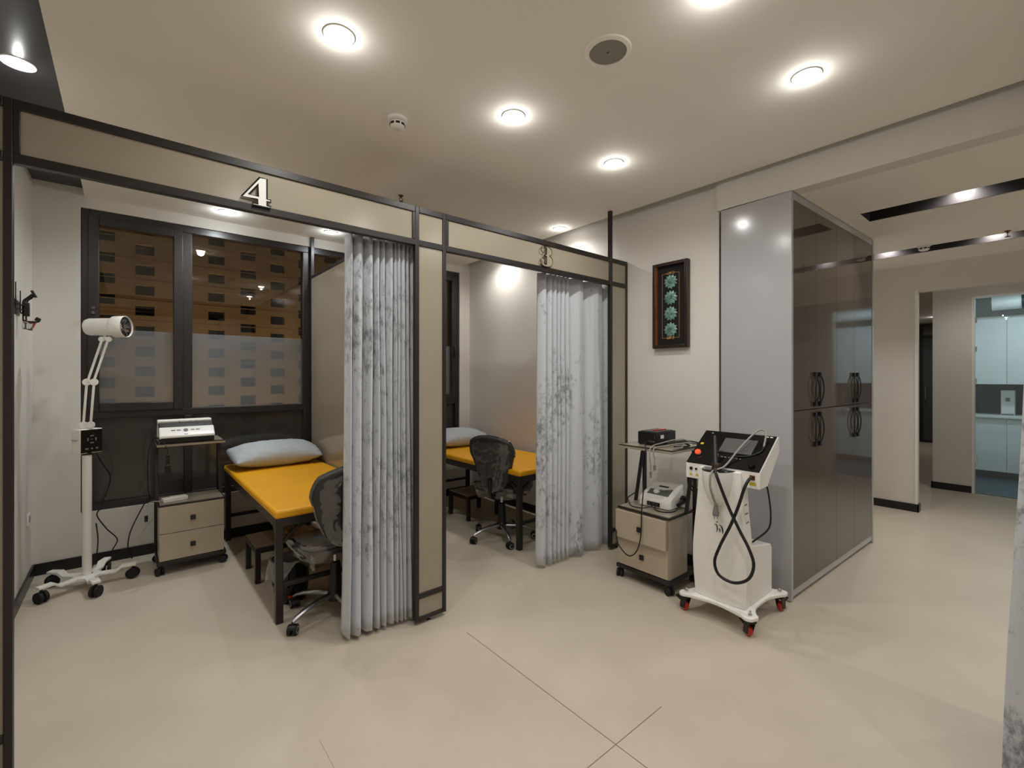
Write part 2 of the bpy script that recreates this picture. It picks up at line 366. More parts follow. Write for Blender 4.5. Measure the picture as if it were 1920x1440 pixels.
# ================================================================== PARTITIONS
tw = 0.024; yd = YP+0.034
def tubebox(n, p, x0, x1, z0, z1, y=(YP, yd)): return B(x0, x1, y[0], y[1], z0, z1).build(n, 'tube', p, bevel=0.0025)
def lam(p, x0, x1, z0, z1, y=(YP+0.008, YP+0.026), m='panel', n='panel'): return B(x0, x1, y[0], y[1], z0, z1).build(n, m, p, smooth=0)
def foot(p, x, y=YP+0.017):
    f = MB(); f.cyl((x, y, 0.012), (x, y, 0.03), 0.004, n=10); f.lathe([(0.0, 0), (0.014, 0), (0.015, 0.006), (0.006, 0.013), (0, 0.013)], (x, y, 0), n=16); return f.build('levelling_foot', 'chrome', p)
ZL0, ZL1, ZU0, ZU1 = 2.217, 2.252, 2.410, 2.446
def column(label, x0, x1, top=ZU1, zmid=True, tall=None):
    t = thing('partition_column', label, 'partition', group='slim panelled columns of the bay partition')
    tubebox('post', t, x0, x0+tw, 0.022, tall or top); tubebox('post', t, x1-tw, x1, 0.022, top)
    for a, b in ((0.022, 0.046), (0.150, 0.182), (ZL0, ZL1), (ZU0, ZU1)): tubebox('rail', t, x0+tw, x1-tw, a, b)
    for a, b in ((0.046, 0.150), (0.182, ZL0), (ZL1, ZU0)): lam(t, x0+tw, x1-tw, a, b)
    foot(t, (x0+x1)/2-0.01)
    return t
column('beige panelled partition column between curtain four and bay three', 1.283, 1.491)
column('narrow panelled partition column against the right wall beside bay three', 3.090, 3.322, tall=ZC)
column('beige panelled partition column cut by the left edge', XL+0.004, -0.313)
def header(label, x0, x1):
    t = thing('partition_header', label, 'partition', group='header beams over the bays')
    tubebox('rail', t, x0, x1, ZL0, ZL1); tubebox('rail', t, x0, x1, ZU0, ZU1)
    tubebox('end_post', t, x0, x0+0.018, ZL1, ZU0); tubebox('end_post', t, x1-0.018, x1, ZL1, ZU0)
    lam(t, x0+0.018, x1-0.018, ZL1, ZU0)
    return t
header('header beam with beige panel carrying the number four', -0.3125, 1.2825)
header('header beam with beige panel carrying the number three', 1.4915, 3.0895)
# divider between the bays
D = thing('bay_divider', 'glossy beige divider screen between the two treatment beds', 'partition')
dx0, dx1 = 1.398, 1.428
for a in ((2.445, 2.475, 0.03, 2.45), (4.765, 4.797, 0.03, ZC)): B(dx0, dx1, *a).build('post', 'tube', D, bevel=0.002)
for a in ((2.475, 4.765, 2.425, 2.452), (2.475, 4.765, 0.05, 0.08)): B(dx0, dx1, *a).build('rail', 'tube', D, bevel=0.002)
B(dx0+0.004, dx1-0.004, 2.475, 4.765, 0.08, 2.425).build('panel', 'panel2', D, smooth=0)
for yy in (2.46, 4.78):
    f = MB(); f.cyl((1.413, yy, 0), (1.413, yy, 0.032), 0.012, n=14); f.build('levelling_foot', 'chrome', D)
# numerals on the headers
N4 = thing('number_sign', 'white slab-serif number four with black outline on header', 'sign', (0, YP, 0))
o4 = [(0.472, 2.378), (0.503, 2.378), (0.503, 2.284), (0.519, 2.284), (0.519, 2.274), (0.503, 2.274), (0.503, 2.254), (0.519, 2.254), (0.519, 2.245), (0.444, 2.245), (0.444, 2.254), (0.465, 2.254), (0.465, 2.274), (0.399, 2.274)]
h4 = [(0.467, 2.347), (0.467, 2.289), (0.427, 2.289)]
def fill2d(outer, holes, y0_, y1_):
    """flat figure with holes, given depth along y"""
    b = bmesh.new(); es = []
    for lp in [outer]+holes:
        vs = [b.verts.new((u, y0_, v)) for u, v in lp]; es += [b.edges.new((vs[i], vs[(i+1) % len(vs)])) for i in range(len(vs))]
    bmesh.ops.triangle_fill(b, use_beauty=True, use_dissolve=False, edges=es)
    b.verts.ensure_lookup_table(); m = MB(); m.v = [tuple(v.co) for v in b.verts]; b.verts.index_update()
    fs = [tuple(v.index for v in f.verts) for f in b.faces]; n = len(m.v)
    m.f = fs+[tuple(i+n for i in f[::-1]) for f in fs]; m.v += [(x, y1_, z) for x, _, z in m.v]
    k = 0
    for lp in [outer]+holes:
        for i in range(len(lp)): a, c = k+i, k+(i+1) % len(lp); m.f.append((a, c, c+n, a+n))
        k += len(lp)
    b.free(); return m
fill2d(o4, [h4], -0.012, 0.006).build('figure', 'white', N4, smooth=0)
ol = MB()
for lp in (o4, h4): ol.tube([(u, -0.010, v) for u, v in lp], 0.0042, n=6, closed=True)
ol.build('outline', 'black', N4)
N3 = thing('number_sign', 'beige scrolled number three outlined in black on header', 'sign', (0, YP, 0))
c3 = [(2.336, 2.389), (2.326, 2.383), (2.321, 2.365), (2.304, 2.349), (2.284, 2.358), (2.280, 2.378), (2.296, 2.395), (2.320, 2.400), (2.352, 2.398), (2.380, 2.386), (2.391, 2.366), (2.386, 2.346), (2.366, 2.336),
      (2.388, 2.322), (2.397, 2.300), (2.390, 2.272), (2.366, 2.256), (2.335, 2.252), (2.304, 2.255), (2.282, 2.270), (2.276, 2.290), (2.288, 2.309), (2.303, 2.308), (2.316, 2.295), (2.312, 2.276), (2.336, 2.270)]
b3 = [(u, v) for u, v in c3[7:20]]+[(2.336, 2.262), (2.338, 2.33), (2.314, 2.333), (2.338, 2.34), (2.338, 2.392)]
fill2d(b3, [], -0.008, 0.006).build('figure', 'panel', N3, smooth=0)
ol = MB(); ol.tube(spline([(u, -0.008, v) for u, v in c3], 5), 0.0026, n=6)
ol.tube([(2.336, -0.008, 2.389), (2.336, -0.008, 2.342), (2.313, -0.008, 2.334), (2.336, -0.008, 2.327), (2.336, -0.008, 2.270)], 0.0034, n=6)
ol.build('outline', 'black', N3)

# ================================================================== CURTAINS
def curtain(name, label, path, z0, z1, folds, amp, loc, flare=0.0, nv=30, nu=260, hookz=None, seed=0, mat_='curtain', sharp=0.75, group=None, lean=0.0):
    """path(u)->(x,y,nx,ny) is the gathered line; folds(u) its running fold phase"""
    t = thing(name, label, 'curtain', loc, group=group)
    def fn(u, v):
        z = z0+(z1-z0)*v; x, y, nx, ny = path(u); ph = folds(u)*2*PI
        s = 1.0-2.0*abs(math.sin(ph/2))**sharp
        w_ = 0.72+0.28*(1-v)+0.10*noise.noise((u*9+seed, v*1.6, seed))
        a = amp(u)*w_*s + 0.010*noise.noise((u*22, v*2.2, seed+3.3))
        sh = flare*(1-v)**2*(0.5-u)+0.006*noise.noise((u*14, v*3, seed+9.0))
        tx, ty = -ny, nx
        return (x+nx*a+tx*sh, y+ny*a+ty*sh+lean*(1-v)**1.5, z+0.006*noise.noise((u*18, 0, seed)) if v < 0.01 else z)
    o = MB().grid(fn, nu, nv).build('drape', mat_, t, smooth=180, solid=0.003)
    return t
def lerp(a, b, t): return a+(b-a)*t
def pieces(bounds):
    """running fold count for a list of fold edges (x positions)"""
    def f(u):
        x = bounds[0]+(bounds[-1]-bounds[0])*u
        for i in range(len(bounds)-1):
            if x <= bounds[i+1]+1e-9: return i+(x-bounds[i])/(bounds[i+1]-bounds[i])
        return len(bounds)-1.0
    return f
b4 = [0.93, 0.954, 1.021, 1.077, 1.112, 1.147, 1.19, 1.209, 1.231, 1.258, 1.291, 1.321]
def p4(u): return (lerp(b4[0], b4[-1], u), lerp(2.520, 2.490, u), 0.0, 1.0)
curtain('bay_curtain', 'grey distressed velvet curtain gathered beside the yellow bed in bay four', p4, 0.028, 2.238, pieces(b4), lambda u: lerp(0.048, 0.026, u), (0, 0, 0), flare=0.035, seed=1, group='grey cubicle curtains')
b3_ = [2.38, 2.464, 2.516, 2.561, 2.601, 2.649, 2.696, 2.888, 3.129, 3.201, 3.253]
def p3(u): return (lerp(b3_[0], b3_[-1], u), lerp(2.520, 2.495, u), 0.0, 1.0)
curtain('bay_curtain', 'wide grey velvet curtain hanging from the number three header', p3, 0.028, 2.238, pieces(b3_), lambda u: 0.028 if u < 0.4 else 0.042, (0, 0, 0), flare=0.02, seed=5, group='grey cubicle curtains', sharp=0.8)
def p5(u): return (lerp(2.172, 2.75, u), lerp(0.020, 0.02, u), 0.0, 1.0)
curtain('bay_curtain', 'grey velvet curtain edge at the far right, nearest the viewer', p5, 0.03, 2.26, lambda u: u*7, lambda u: 0.055, (0, 0, 0), flare=0.13, lean=0.045, seed=8, group='grey cubicle curtains')
def track(label, x0, x1, y, z, brk=(), hooks=(0, 1)):
    t = thing('curtain_track', label, 'curtain rail', group='black curtain rails')
    B(x0, x1, y-0.012, y+0.012, z, z+0.028).build('rail', 'tube', t, bevel=0.003)
    for k in range(9):
        xx = hooks[0]+(hooks[1]-hooks[0])*k/8
        g = MB().tube([(xx, y, z), (xx, y, z-0.014), (xx+0.004, y, z-0.024), (xx, y, z-0.034)], 0.0018, n=5); g.build('hook', 'dgrey', t)
    if not brk:
        for xx in (x0+0.15, (x0+x1)/2, x1-0.1): B(xx-0.012, xx+0.012, yd, y+0.012, z+0.004, z+0.016).build('bracket', 'tube', t, bevel=0.001)
    for xx, za in brk: B(xx-0.012, xx+0.012, y-0.03, y+0.03, z+0.028, za).build('bracket', 'tube', t, bevel=0.002)
    return t
track('black curtain rail under the number four header', -0.30, 1.275, 2.488, 2.262, (), (0.96, 1.30))
track('black curtain rail under the number three header', 1.50, 3.085, 2.488, 2.262, (), (2.42, 3.2))
track('black curtain rail above the nearest curtain at the far right', 2.27, 3.28, 0.03, 2.29, ((2.6, ZC), (3.1, ZC)), (2.3, 2.74))

# ================================================================== CEILING FIXTURES
def downlight(label, x, y, z, color, power, m, group, r=0.046, size=164, blend=0.75, spill=0.035):
    t = thing('downlight', label, 'ceiling light', (x, y, z), group=group)
    MB().lathe([(r, 0.02), (r, 0.0), (r+0.004, -0.005), (r+0.014, -0.004), (r+0.016, 0.0)], n=32).build('trim_ring', 'white', t)
    MB().lathe([(0, -0.020), (r*0.45, -0.018), (r*0.8, -0.011), (r-0.002, -0.001)], n=32).build('lens', m, t)
    light('lamp_light', 'SPOT', (0, 0, -0.024), power, color, t, spot_size=R(size), spot_blend=blend, shadow_soft_size=0.035)
    light('lens_spill', 'POINT', (0, 0, -0.045), power*spill, color, t, shadow_soft_size=0.008)
    return t
G1 = 'round downlights in the main ceiling'
downlight('round downlight over the opening of bay four', 0.66, 1.88, ZC, WARM, P_MAIN, 'white_light', G1)
downlight('round downlight in the middle of the ceiling, above the middle column', 1.575, 1.865, ZC, WARM, P_MAIN, 'white_light', G1)
downlight('round downlight over the opening of bay three', 2.42, 1.855, ZC, WARM, P_MAIN, 'white_light', G1)
downlight('round downlight nearest the corridor and tall cabinet', 2.40, 0.747, ZC, WARM, P_MAIN, 'white_light', G1)
downlight('round downlight cut by the top edge of the picture', 1.61, 0.78, ZC, WARM, P_MAIN, 'white_light', G1)
downlight('round downlight just above the viewpoint', 0.66, 0.78, ZC, WARM, P_MAIN*0.8, 'white_light', G1)
for x_, l_ in ((0.45, 'added unseen fill downlight behind the viewpoint, left one'), (1.60, 'added unseen fill downlight behind the viewpoint, middle one'), (2.75, 'added unseen fill downlight behind the viewpoint, right one')):
    downlight(l_, x_, -0.9, ZC, WARM, P_MAIN, 'white_light', G1)  # added lamps out of view, filling the surfaces that face the camera
downlight('round downlight in the dark ceiling strip by the left wall', -0.385, 3.08, 2.895, WARM, P_MAIN, 'white_light', G1)
downlight('cool white downlight at the window, left of the two in bay four', 0.64, 4.50, ZC, COOL, P_BAY*1.4, 'cool_light', G1)
downlight('cool white downlight at the window, right of the two in bay four', 1.495, 4.48, ZC, COOL, P_BAY*0.9, 'cool_light', G1)
downlight('added unseen downlight brightening bay four, behind the header', 0.62, 3.65, ZC, WARM, P_BAY*1.1, 'white_light', G1)  # extra lamp added out of sight to brighten bay four
downlight('downlight washing the right wall of bay three near the header', 3.10, 3.00, ZC, NEUT, P_BAY*0.8, 'white_light', G1)
downlight('downlight washing the right wall of bay three near the window', 3.10, 4.05, ZC, NEUT, P_BAY*0.8, 'white_light', G1)
G2 = 'small lamps inside the corridor ceiling slots'
for x, y, l in ((4.36, 0.42, 'lamp inside the corridor slot nearest the cabinet'), (4.36, -1.0, 'lamp inside the nearer corridor slot, beyond the curtain'),
                (5.84, 1.12, 'lamp at the left end of the farther corridor slot'), (5.84, 0.36, 'lamp in the middle of the farther corridor slot'), (5.84, -0.9, 'lamp inside the farther corridor slot, beyond the curtain')):
    downlight(l, x, y, ZK+0.155, NEUT, P_CORR, 'white_light', G2, r=0.03, size=150, blend=0.9)
t = thing('ceiling_speaker', 'round recessed ceiling speaker with grey grille', 'speaker', (1.57, 1.235, ZC))
MB().lathe([(0.098, 0), (0.096, -0.006), (0.082, -0.010), (0.079, -0.010), (0.079, -0.004)], n=40).build('rim', 'ceil', t)
MB().lathe([(0, -0.007), (0.04, -0.0068), (0.079, -0.005)], n=40).build('grille', 'speaker', t)
MB().lathe([(0, -0.009), (0.005, -0.0085), (0.006, -0.0065)], n=14).build('screw', 'dgrey', t)
def smoke(label, x, y, z, s=1.0):
    t = thing('smoke_detector', label, 'smoke detector', (x, y, z), group='white smoke detectors')
    MB().lathe([(0.056*s, 0), (0.056*s, -0.012*s), (0.046*s, -0.018*s), (0.040*s, -0.018*s)], n=32).build('base', 'white', t)
    MB().lathe([(0.038*s, -0.018*s), (0.042*s, -0.022*s), (0.040*s, -0.046*s), (0.030*s, -0.054*s), (0, -0.056*s)], n=32).build('head', 'white', t)
    for k in range(8):
        a = k*PI/4+0.4; M = Matrix.Rotation(a, 3, 'Z')
        MB().obox(M @ Vector((0.0405*s, 0, -0.036*s)), (0.004*s, 0.022*s, 0.012*s), M).build('vent', 'black', t, smooth=0)
smoke('white smoke detector on the main ceiling above the header', 1.115, 2.29, ZC, 0.95)
smoke('white smoke detector at the edge of the corridor slot', 5.57, 0.79, ZK, 0.95)
def sprinkler(label, x, y, z):
    t = thing('sprinkler_head', label, 'sprinkler', (x, y, z), group='ceiling sprinklers')
    MB().lathe([(0.02, 0), (0.018, -0.006), (0.008, -0.008), (0.008, -0.02), (0, -0.02)], n=18).build('rosette', 'brass', t)
    g = MB()
    for s_ in (-1, 1): g.tube(spline([(s_*0.006, 0, -0.018), (s_*0.014, 0, -0.03), (s_*0.004, 0, -0.046)], 5), 0.0022, n=6)
    g.build('frame_arm', 'brass', t)
    MB().lathe([(0, -0.046), (0.016, -0.046), (0.017, -0.050), (0, -0.050)], n=18).build('deflector', 'brass', t)
sprinkler('small brass sprinkler head on the ceiling above the header', 1.605, 3.235, ZC)
sprinkler('small brass sprinkler head on the corridor ceiling', 5.555, 0.27, ZK)

# ================================================================== BEDS
def bed(label, x0, x1, ya, yb):
    t = thing('treatment_bed', label, 'bed', (x0, ya, 0), group='yellow topped treatment beds')
    wd, ln = x1-x0, yb-ya; g = 0.042
    for x, y in ((0.008, 0.012), (wd-0.008-g, 0.012), (0.008, ln-0.012-g), (wd-0.008-g, ln-0.012-g)):
        B(x, x+g, y, y+g, 0, 0.60).build('leg', 'tube', t, bevel=0.004)
    for a in ((0.006, wd-0.006, 0.010, 0.05), (0.006, wd-0.006, ln-0.05, ln-0.010), (0.006, 0.046, 0.05, ln-0.05), (wd-0.046, wd-0.006, 0.05, ln-0.05)):
        B(*a, 0.565, 0.622).build('frame_rail', 'tube', t, bevel=0.003)
    B(0.05, wd-0.05, 0.021, 0.046, 0.205, 0.232).build('stretcher', 'tube', t, bevel=0.002)
    B(0.05, wd-0.05, ln-0.046, ln-0.021, 0.205, 0.232).build('stretcher', 'tube', t, bevel=0.002)
    for x, y, sx, sy in ((0.03, 0.05, 0, 1), (wd-0.03, 0.05, 0, 1), (0.05, 0.033, 1, 0), (wd-0.05, 0.033, -1, 0)):
        MB().bar((x, y, 0.47), (x+sx*0.10, y+sy*0.10, 0.565), 0.02, 0.02).build('brace', 'tube', t, bevel=0.002)
    m = MB().box(0, wd, 0, ln, 0.618, 0.667); m.build('mattress', 'yellow', t, bevel=0.017, seg=4)
    return t
bed('yellow padded treatment bed beside the window in bay four', 0.657, 1.392, 2.925, 4.775)
bed('yellow padded treatment bed along the right wall in bay three', 2.492, 3.235, 2.875, 4.70)
def pillow(label, c, wd, dp, ht, rz, tilt, seed):
    o = MB()
    def fn(sgn):
        def f(u, v):
            a, b = 2*u-1, 2*v-1
            e = (1-abs(a)**2.6)**0.55*(1-abs(b)**2.4)**0.6 if abs(a) < 1 and abs(b) < 1 else 0
            pinch = 1-0.10*(1-abs(a)**2)*abs(b)**3-0.0
            x = a*wd/2*(1-0.08*(1-abs(b))**0.0*abs(b)**4*0.6); y = b*dp/2*pinch
            z = sgn*ht/2*e
            wr = 0.010*noise.noise((a*9+b*2+seed, b*3.5, seed))*(1-e)*2.2 + 0.006*noise.noise((a*18+6*b, b*2, seed+4))
            return (x, y, z+sgn*wr*min(1, e*3))
        return f
    o.grid(fn(1), 44, 30); o.grid(fn(-1), 44, 30)
    ob = o.build('pillow', 'pillow', None, smooth=180)
    b = bmesh.new(); b.from_mesh(ob.data); bmesh.ops.remove_doubles(b, verts=b.verts, dist=0.0008); bmesh.ops.recalc_face_normals(b, faces=b.faces); b.to_mesh(ob.data); b.free()
    ob.location = c; ob.rotation_euler = (tilt, 0, rz)
    return tag(ob, label, 'pillow', 'white pillows on the yellow beds')
pillow('plump white pillow at the window end of the bed in bay four', (1.022, 4.525, 0.772), 0.72, 0.44, 0.20, R(2), R(9), 2)
pillow('white pillow on the bed in bay three, half behind the column', (2.90, 4.43, 0.765), 0.68, 0.44, 0.19, R(-3), R(7), 6)

# ================================================================== STEP STOOLS
def stool(label, x, y, rz, wd=0.40, dp=0.36, ht=0.255):
    t = thing('step_stool', label, 'step stool', (x, y, 0), rz, 'low step stools under the beds')
    a, b, g = wd/2, dp/2, 0.036
    for sx in (-1, 1):
        for sy in (-1, 1):
            cx, cy = sx*(a-g/2), sy*(b-g/2); B(cx-g/2, cx+g/2, cy-g/2, cy+g/2, 0, ht-0.045).build('leg', 'tube', t, bevel=0.003)
    for s_ in (-1, 1):
        B(-a, a, s_*b-(g if s_ > 0 else 0), s_*b+(0 if s_ > 0 else g), ht-0.045, ht-0.006).build('apron', 'tube', t, bevel=0.003)
        B(s_*a-(g if s_ > 0 else 0), s_*a+(0 if s_ > 0 else g), -b+g, b-g, ht-0.045, ht-0.006).build('apron', 'tube', t, bevel=0.003)
    B(-a+0.004, a-0.004, -b+0.004, b-0.004, ht-0.006, ht).build('tread', 'stooltop', t, bevel=0.001)
stool('dark low step stool under the foot of the bed in bay four', 0.885, 3.785, 0.0)
stool('dark low step stool beside the bed legs in bay three', 2.815, 3.985, 0.0)

# ================================================================== WASTE BINS
def bin_(label, x, y, rz=0.0, sticker=True):
    t = thing('waste_bin', label, 'waste bin', (x, y, 0), rz, 'black waste bins with clear liners')
    MB().lathe([(0, 0.003), (0.088, 0.0), (0.092, 0.004), (0.106, 0.105), (0.113, 0.112), (0.113, 0.122), (0.108, 0.126), (0.120, 0.262), (0.124, 0.268), (0.118, 0.268), (0.103, 0.06), (0, 0.05)], n=36).build('bucket', 'blackgloss', t)
    def fn(u, v):
        a = u*2*PI
        if v < 0.35: r = lerp(0.085, 0.116, v/0.35); z = lerp(0.14, 0.275, v/0.35)
        else:
            k = (v-0.35)/0.65; r = 0.129+0.022*k; z = 0.285-k*(0.085+0.055*math.sin(a*2+1.2)+0.03*math.sin(a*5))
        j = noise.noise((math.cos(a)*3, math.sin(a)*3, v*5+x))
        return (r*math.cos(a)+0.012*j, r*math.sin(a)+0.012*noise.noise((math.sin(a)*4, v*6, x)), z+0.012*j)
    MB().grid(fn, 72, 16).build('liner_bag', 'bag', t, smooth=180)
    if sticker:
        def sf(u, v):
            a = R(246)+u*R(24); return (0.0995*math.cos(a), 0.0995*math.sin(a), 0.040+0.030*v)
        MB().grid(sf, 6, 1).build('sticker', 'red', t)
bin_('round black bin with clear liner and red sticker behind bed leg', 0.825, 3.24)
bin_('black bin with clear liner half hidden behind the middle column', 2.42, 4.25, sticker=False)

# ================================================================== OFFICE CHAIRS
def chair(label, x, y, face, star, seat_h=0.455, back_w=0.42, seed=0):
    """face: direction the sitter looks (deg from +X); star: angle of one base arm"""
    t = thing('office_chair', label, 'chair', (x, y, 0), R(face-90), 'office chairs still wrapped in plastic')
    base = MB().lathe([(0, 0.085), (0.046, 0.085), (0.046, 0.135), (0.036, 0.15), (0, 0.15)], n=24).build('hub', 'black', t)
    for k in range(5):
        a = R(star+72*k)-R(face-90); d = Vector((math.cos(a), math.sin(a), 0)); n_ = Vector((-d.y, d.x, 0))
        arm = MB(); prof = [(0.035, 0.118, 0.024, 0.020), (0.13, 0.116, 0.021, 0.017), (0.21, 0.103, 0.018, 0.014), (0.265, 0.086, 0.015, 0.012), (0.292, 0.070, 0.011, 0.010)]
        vs = []; 
        for r_, z_, hw_, hh_ in prof:
            c = d*r_+Vector((0, 0, z_))
            vs += [c+n_*hw_*math.cos(2*PI*q_/10)+Vector((0, 0, hh_*math.sin(2*PI*q_/10))) for q_ in range(10)]
        fs = [(i*10+q_, i*10+(q_+1) % 10, (i+1)*10+(q_+1) % 10, (i+1)*10+q_) for i in range(4) for q_ in range(10)]+[tuple(range(10)), tuple(range(40, 50))]
        ao = arm.add(vs, fs).build('base_arm', 'brushed', t)
        cc = d*0.288; rot = a+0.9+k*1.3; e = Vector((math.cos(rot), math.sin(rot), 0))
        cs = MB()
        for s_ in (-1, 1): cs.cyl(cc+e*s_*0.008+Vector((0, 0, 0.028)), cc+e*s_*0.026+Vector((0, 0, 0.028)), 0.028, n=20)
        co = cs.build('caster', 'rubber', ao)
        hb = MB()
        for s_ in (-1, 1): hb.lathe([(0.013, 0.0265), (0.019, 0.0268), (0.022, 0.0262)], cc+Vector((0, 0, 0.028)), Matrix.Rotation(rot, 3, 'Z') @ Matrix.Rotation(s_*R(90), 3, 'Y'), n=18)
        hb.build('caster_ring', 'brushed', ao)
        fk = MB().lathe([(0.031, -0.020), (0.031, 0.020)], cc+Vector((0, 0, 0.028)), Matrix.Rotation(rot, 3, 'Z') @ Matrix.Rotation(R(90), 3, 'Y'), n=12, a0=R(95), a1=R(250))
        fk.cyl(cc+Vector((0, 0, 0.05)), cc+Vector((0, 0, 0.074)), 0.007, n=10); fk.build('caster_hood', 'black', ao)
    MB().lathe([(0.040, 0.15), (0.030, 0.30), (0.027, 0.315), (0.020, 0.318)], n=22).build('gas_lift_cover', 'black', t)
    MB().cyl((0, 0, 0.31), (0, 0, seat_h-0.05), 0.0135, n=16).build('gas_lift', 'chrome', t)
    MB().box(-0.07, 0.07, -0.10, 0.09, seat_h-0.06, seat_h-0.035).bar((0.06, 0.02, seat_h-0.05), (0.22, 0.05, seat_h-0.055), 0.012).build('tilt_mechanism', 'black', t, bevel=0.004)
    sw, sd = 0.225, 0.215
    def seat(sgn):
        def f(u, v):
            a, b = 2*u-1, 2*v-1
            e = max(0.0, (1-abs(a)**4)*(1-abs(b)**4))**0.5; rr = 1-0.12*abs(a*b)**2
            z = seat_h+(0.028*e+0.012*b*b*(1 if b < 0 else -1) if sgn > 0 else -0.036*e)
            return (a*sw*rr, 0.045+b*sd*rr, z)
        return f
    so = MB().grid(seat(1), 26, 26).grid(seat(-1), 26, 26).build('seat', 'cushion', t, smooth=180)
    zb, zt = seat_h+0.02, seat_h+0.49
    def backpt(u, v, off=0.0, grow=0.0):
        a = 2*u-1
        wv = back_w/2*(0.50+0.50*min(1, v*1.45)**0.9)*(1-0.12*max(0, (v-0.75)/0.25)**2)+grow
        zz = zb+(zt-zb)*v+grow*(2*v-1)
        top = 0.055*(abs(a)**2.2)*max(0, (v-0.55)/0.45)
        bot = 0.05*(abs(a)**2)*max(0, (0.35-v)/0.35)
        y_ = -0.20-0.075*v**1.4+0.055*a*a+0.035*math.sin(v*PI)*0.6
        return Vector((a*wv, y_+off, zz-top+bot))
    bo = MB().grid(lambda u, v: backpt(u, v, -0.016), 26, 30).build('backrest', 'cushion', t, smooth=180, solid=0.034)
    MB().tube(spline([(0, 0.02, seat_h-0.045), (0, -0.16, seat_h-0.045), (0, -0.235, seat_h-0.01), (0, -0.245, seat_h+0.12)], 6), [0.018]*19, n=10).build('back_support', 'black', t)
    # clear plastic wrap still on back and seat
    def wr(side):
        def f(u, v):
            p = backpt(u, v, side*0.024-0.016, 0.014)
            n_ = 0.013*noise.noise((u*5+seed, v*4.5, side+seed))+0.010*noise.noise((u*12+v*6+seed, v*13-u*5, side*3))
            edge = min(1, 6*min(u, 1-u, v+0.1, 1-v))
            p.y = lerp(p.y-side*0.024, p.y+side*abs(n_)*1.4, max(0, edge)); p.x *= 1+0.25*n_; return p
        return f
    MB().grid(wr(-1), 44, 48).grid(wr(1), 44, 48).build('back_wrap', 'wrap', bo, smooth=180)
    def sk(u, v):
        a = u*2*PI; k = abs(math.cos(a))**0.5; kk = abs(math.sin(a))**0.5
        x_ = math.copysign(k, math.cos(a))*(sw+0.012); y_ = 0.045+math.copysign(kk, math.sin(a))*(sd+0.012)
        j = noise.noise((x_*9+seed, y_*9, v*3)); z_ = seat_h+0.034-v*0.105+0.016*j; g_ = 1-0.10*v*v+0.05*j
        return (x_*g_, 0.045+(y_-0.045)*g_, z_)
    MB().grid(sk, 80, 10).grid(lambda u, v: (lerp(-sw, sw, u), 0.045+lerp(-sd, sd, v), seat_h+0.036+0.012*noise.noise((u*8+seed, v*8, 1))), 30, 30).build('seat_wrap', 'wrap', so, smooth=180)
    return t
chair('black plastic-wrapped office chair half behind the curtain in bay four', 0.985, 2.868, 97, 128, seed=3, back_w=0.46)
chair('black plastic-wrapped office chair standing at the bed in bay three', 2.595, 3.235, 26, 101, seed=11, back_w=0.41)

# ================================================================== TROLLEYS
def caster(p, x, y, r=0.028, n='caster', yaw=0.3):
    d = Vector((math.cos(yaw), math.sin(yaw), 0)); c = Vector((x, y, r)); m = MB()
    for s_ in (-1, 1): m.cyl(c+d*s_*0.006, c+d*s_*0.022, r, n=18)
    m.cyl(c-d*0.02, c+d*0.02, r*0.35, n=10); m.cyl((x, y, r*1.2), (x, y, 0.075), 0.010, n=10)
    return m.build(n, 'rubber', p)
def trolley(label, x, y, rz, open_top=0.0):
    """local: drawers face -y, width along x (0..0.42), depth along +y"""
    t = thing('instrument_trolley', label, 'trolley', (x, y, 0), rz, 'two-drawer instrument trolleys')
    wd, dp, bd = 0.42, 0.36, 0.245
    for cx, cy, ya in ((0.012, 0.025, 0.4), (wd-0.012, 0.025, 1.1), (0.012, dp-0.02, 2.0), (wd-0.012, dp-0.02, 0.1)): caster(t, cx, cy, yaw=ya)
    b = MB(); b.box(-0.006, wd+0.006, 0.0, dp, 0.070, 0.098); b.build('base_tray', 'tube', t, bevel=0.003)
    B(0.008, wd-0.008, 0.020, bd, 0.098, 0.500).build('carcass', 'drawer', t, bevel=0.001)
    B(0.0, wd, 0.006, dp-0.02, 0.500, 0.512).build('top_board', 'tube', t, bevel=0.002); B(0.012, wd-0.012, 0.018, dp-0.05, 0.512, 0.517).build('top_sheet', 'panel', t)
    for i, (z0, z1) in enumerate(((0.302, 0.498), (0.104, 0.298))):
        oy = -open_top if i == 0 else 0.0
        d = B(0.010, wd-0.010, oy+0.002, oy+0.020, z0, z1).build('drawer', 'drawer', t, bevel=0.0015)
        if oy: B(0.02, wd-0.02, oy+0.02, 0.03, z0+0.02, z1-0.02).build('drawer_box', 'panel', d)
        zc = (z0+z1)/2-0.004
        B(wd/2-0.016, wd/2+0.016, oy-0.010, oy+0.002, zc-0.017, zc+0.017).build('knob', 'blackgloss', d, bevel=0.003)
    for sx in (0.004, wd-0.004):
        MB().bar((sx, dp-0.018, 0.098), (sx, dp-0.018, 0.940), 0.026, 0.022, up=(0, 1, 0)).build('post', 'tube', t, bevel=0.002)
        MB().bar((sx, 0.225, 0.512), (sx, dp-0.03, 0.935), 0.024, 0.016, up=(0, 1, 0)).build('brace', 'tube', t, bevel=0.002)
    B(-0.004, wd+0.004, 0.030, dp+0.02, 0.935, 0.952).build('shelf', 'panel', t, bevel=0.001)
    B(-0.004, wd+0.004, 0.030, dp+0.02, 0.952, 0.958).build('shelf_rim', 'tube', t)
    B(0.010, wd-0.010, 0.044, dp+0.006, 0.958, 0.9595).build('shelf_sheet', 'panel', t)
    return t
trolley('two-drawer trolley by the window carrying the white printer-like therapy unit', 0.170, 4.195, 0.0)
trolley('two-drawer trolley by the right wall carrying a black amplifier box', 2.735, 2.070, R(-90), open_top=0.03)

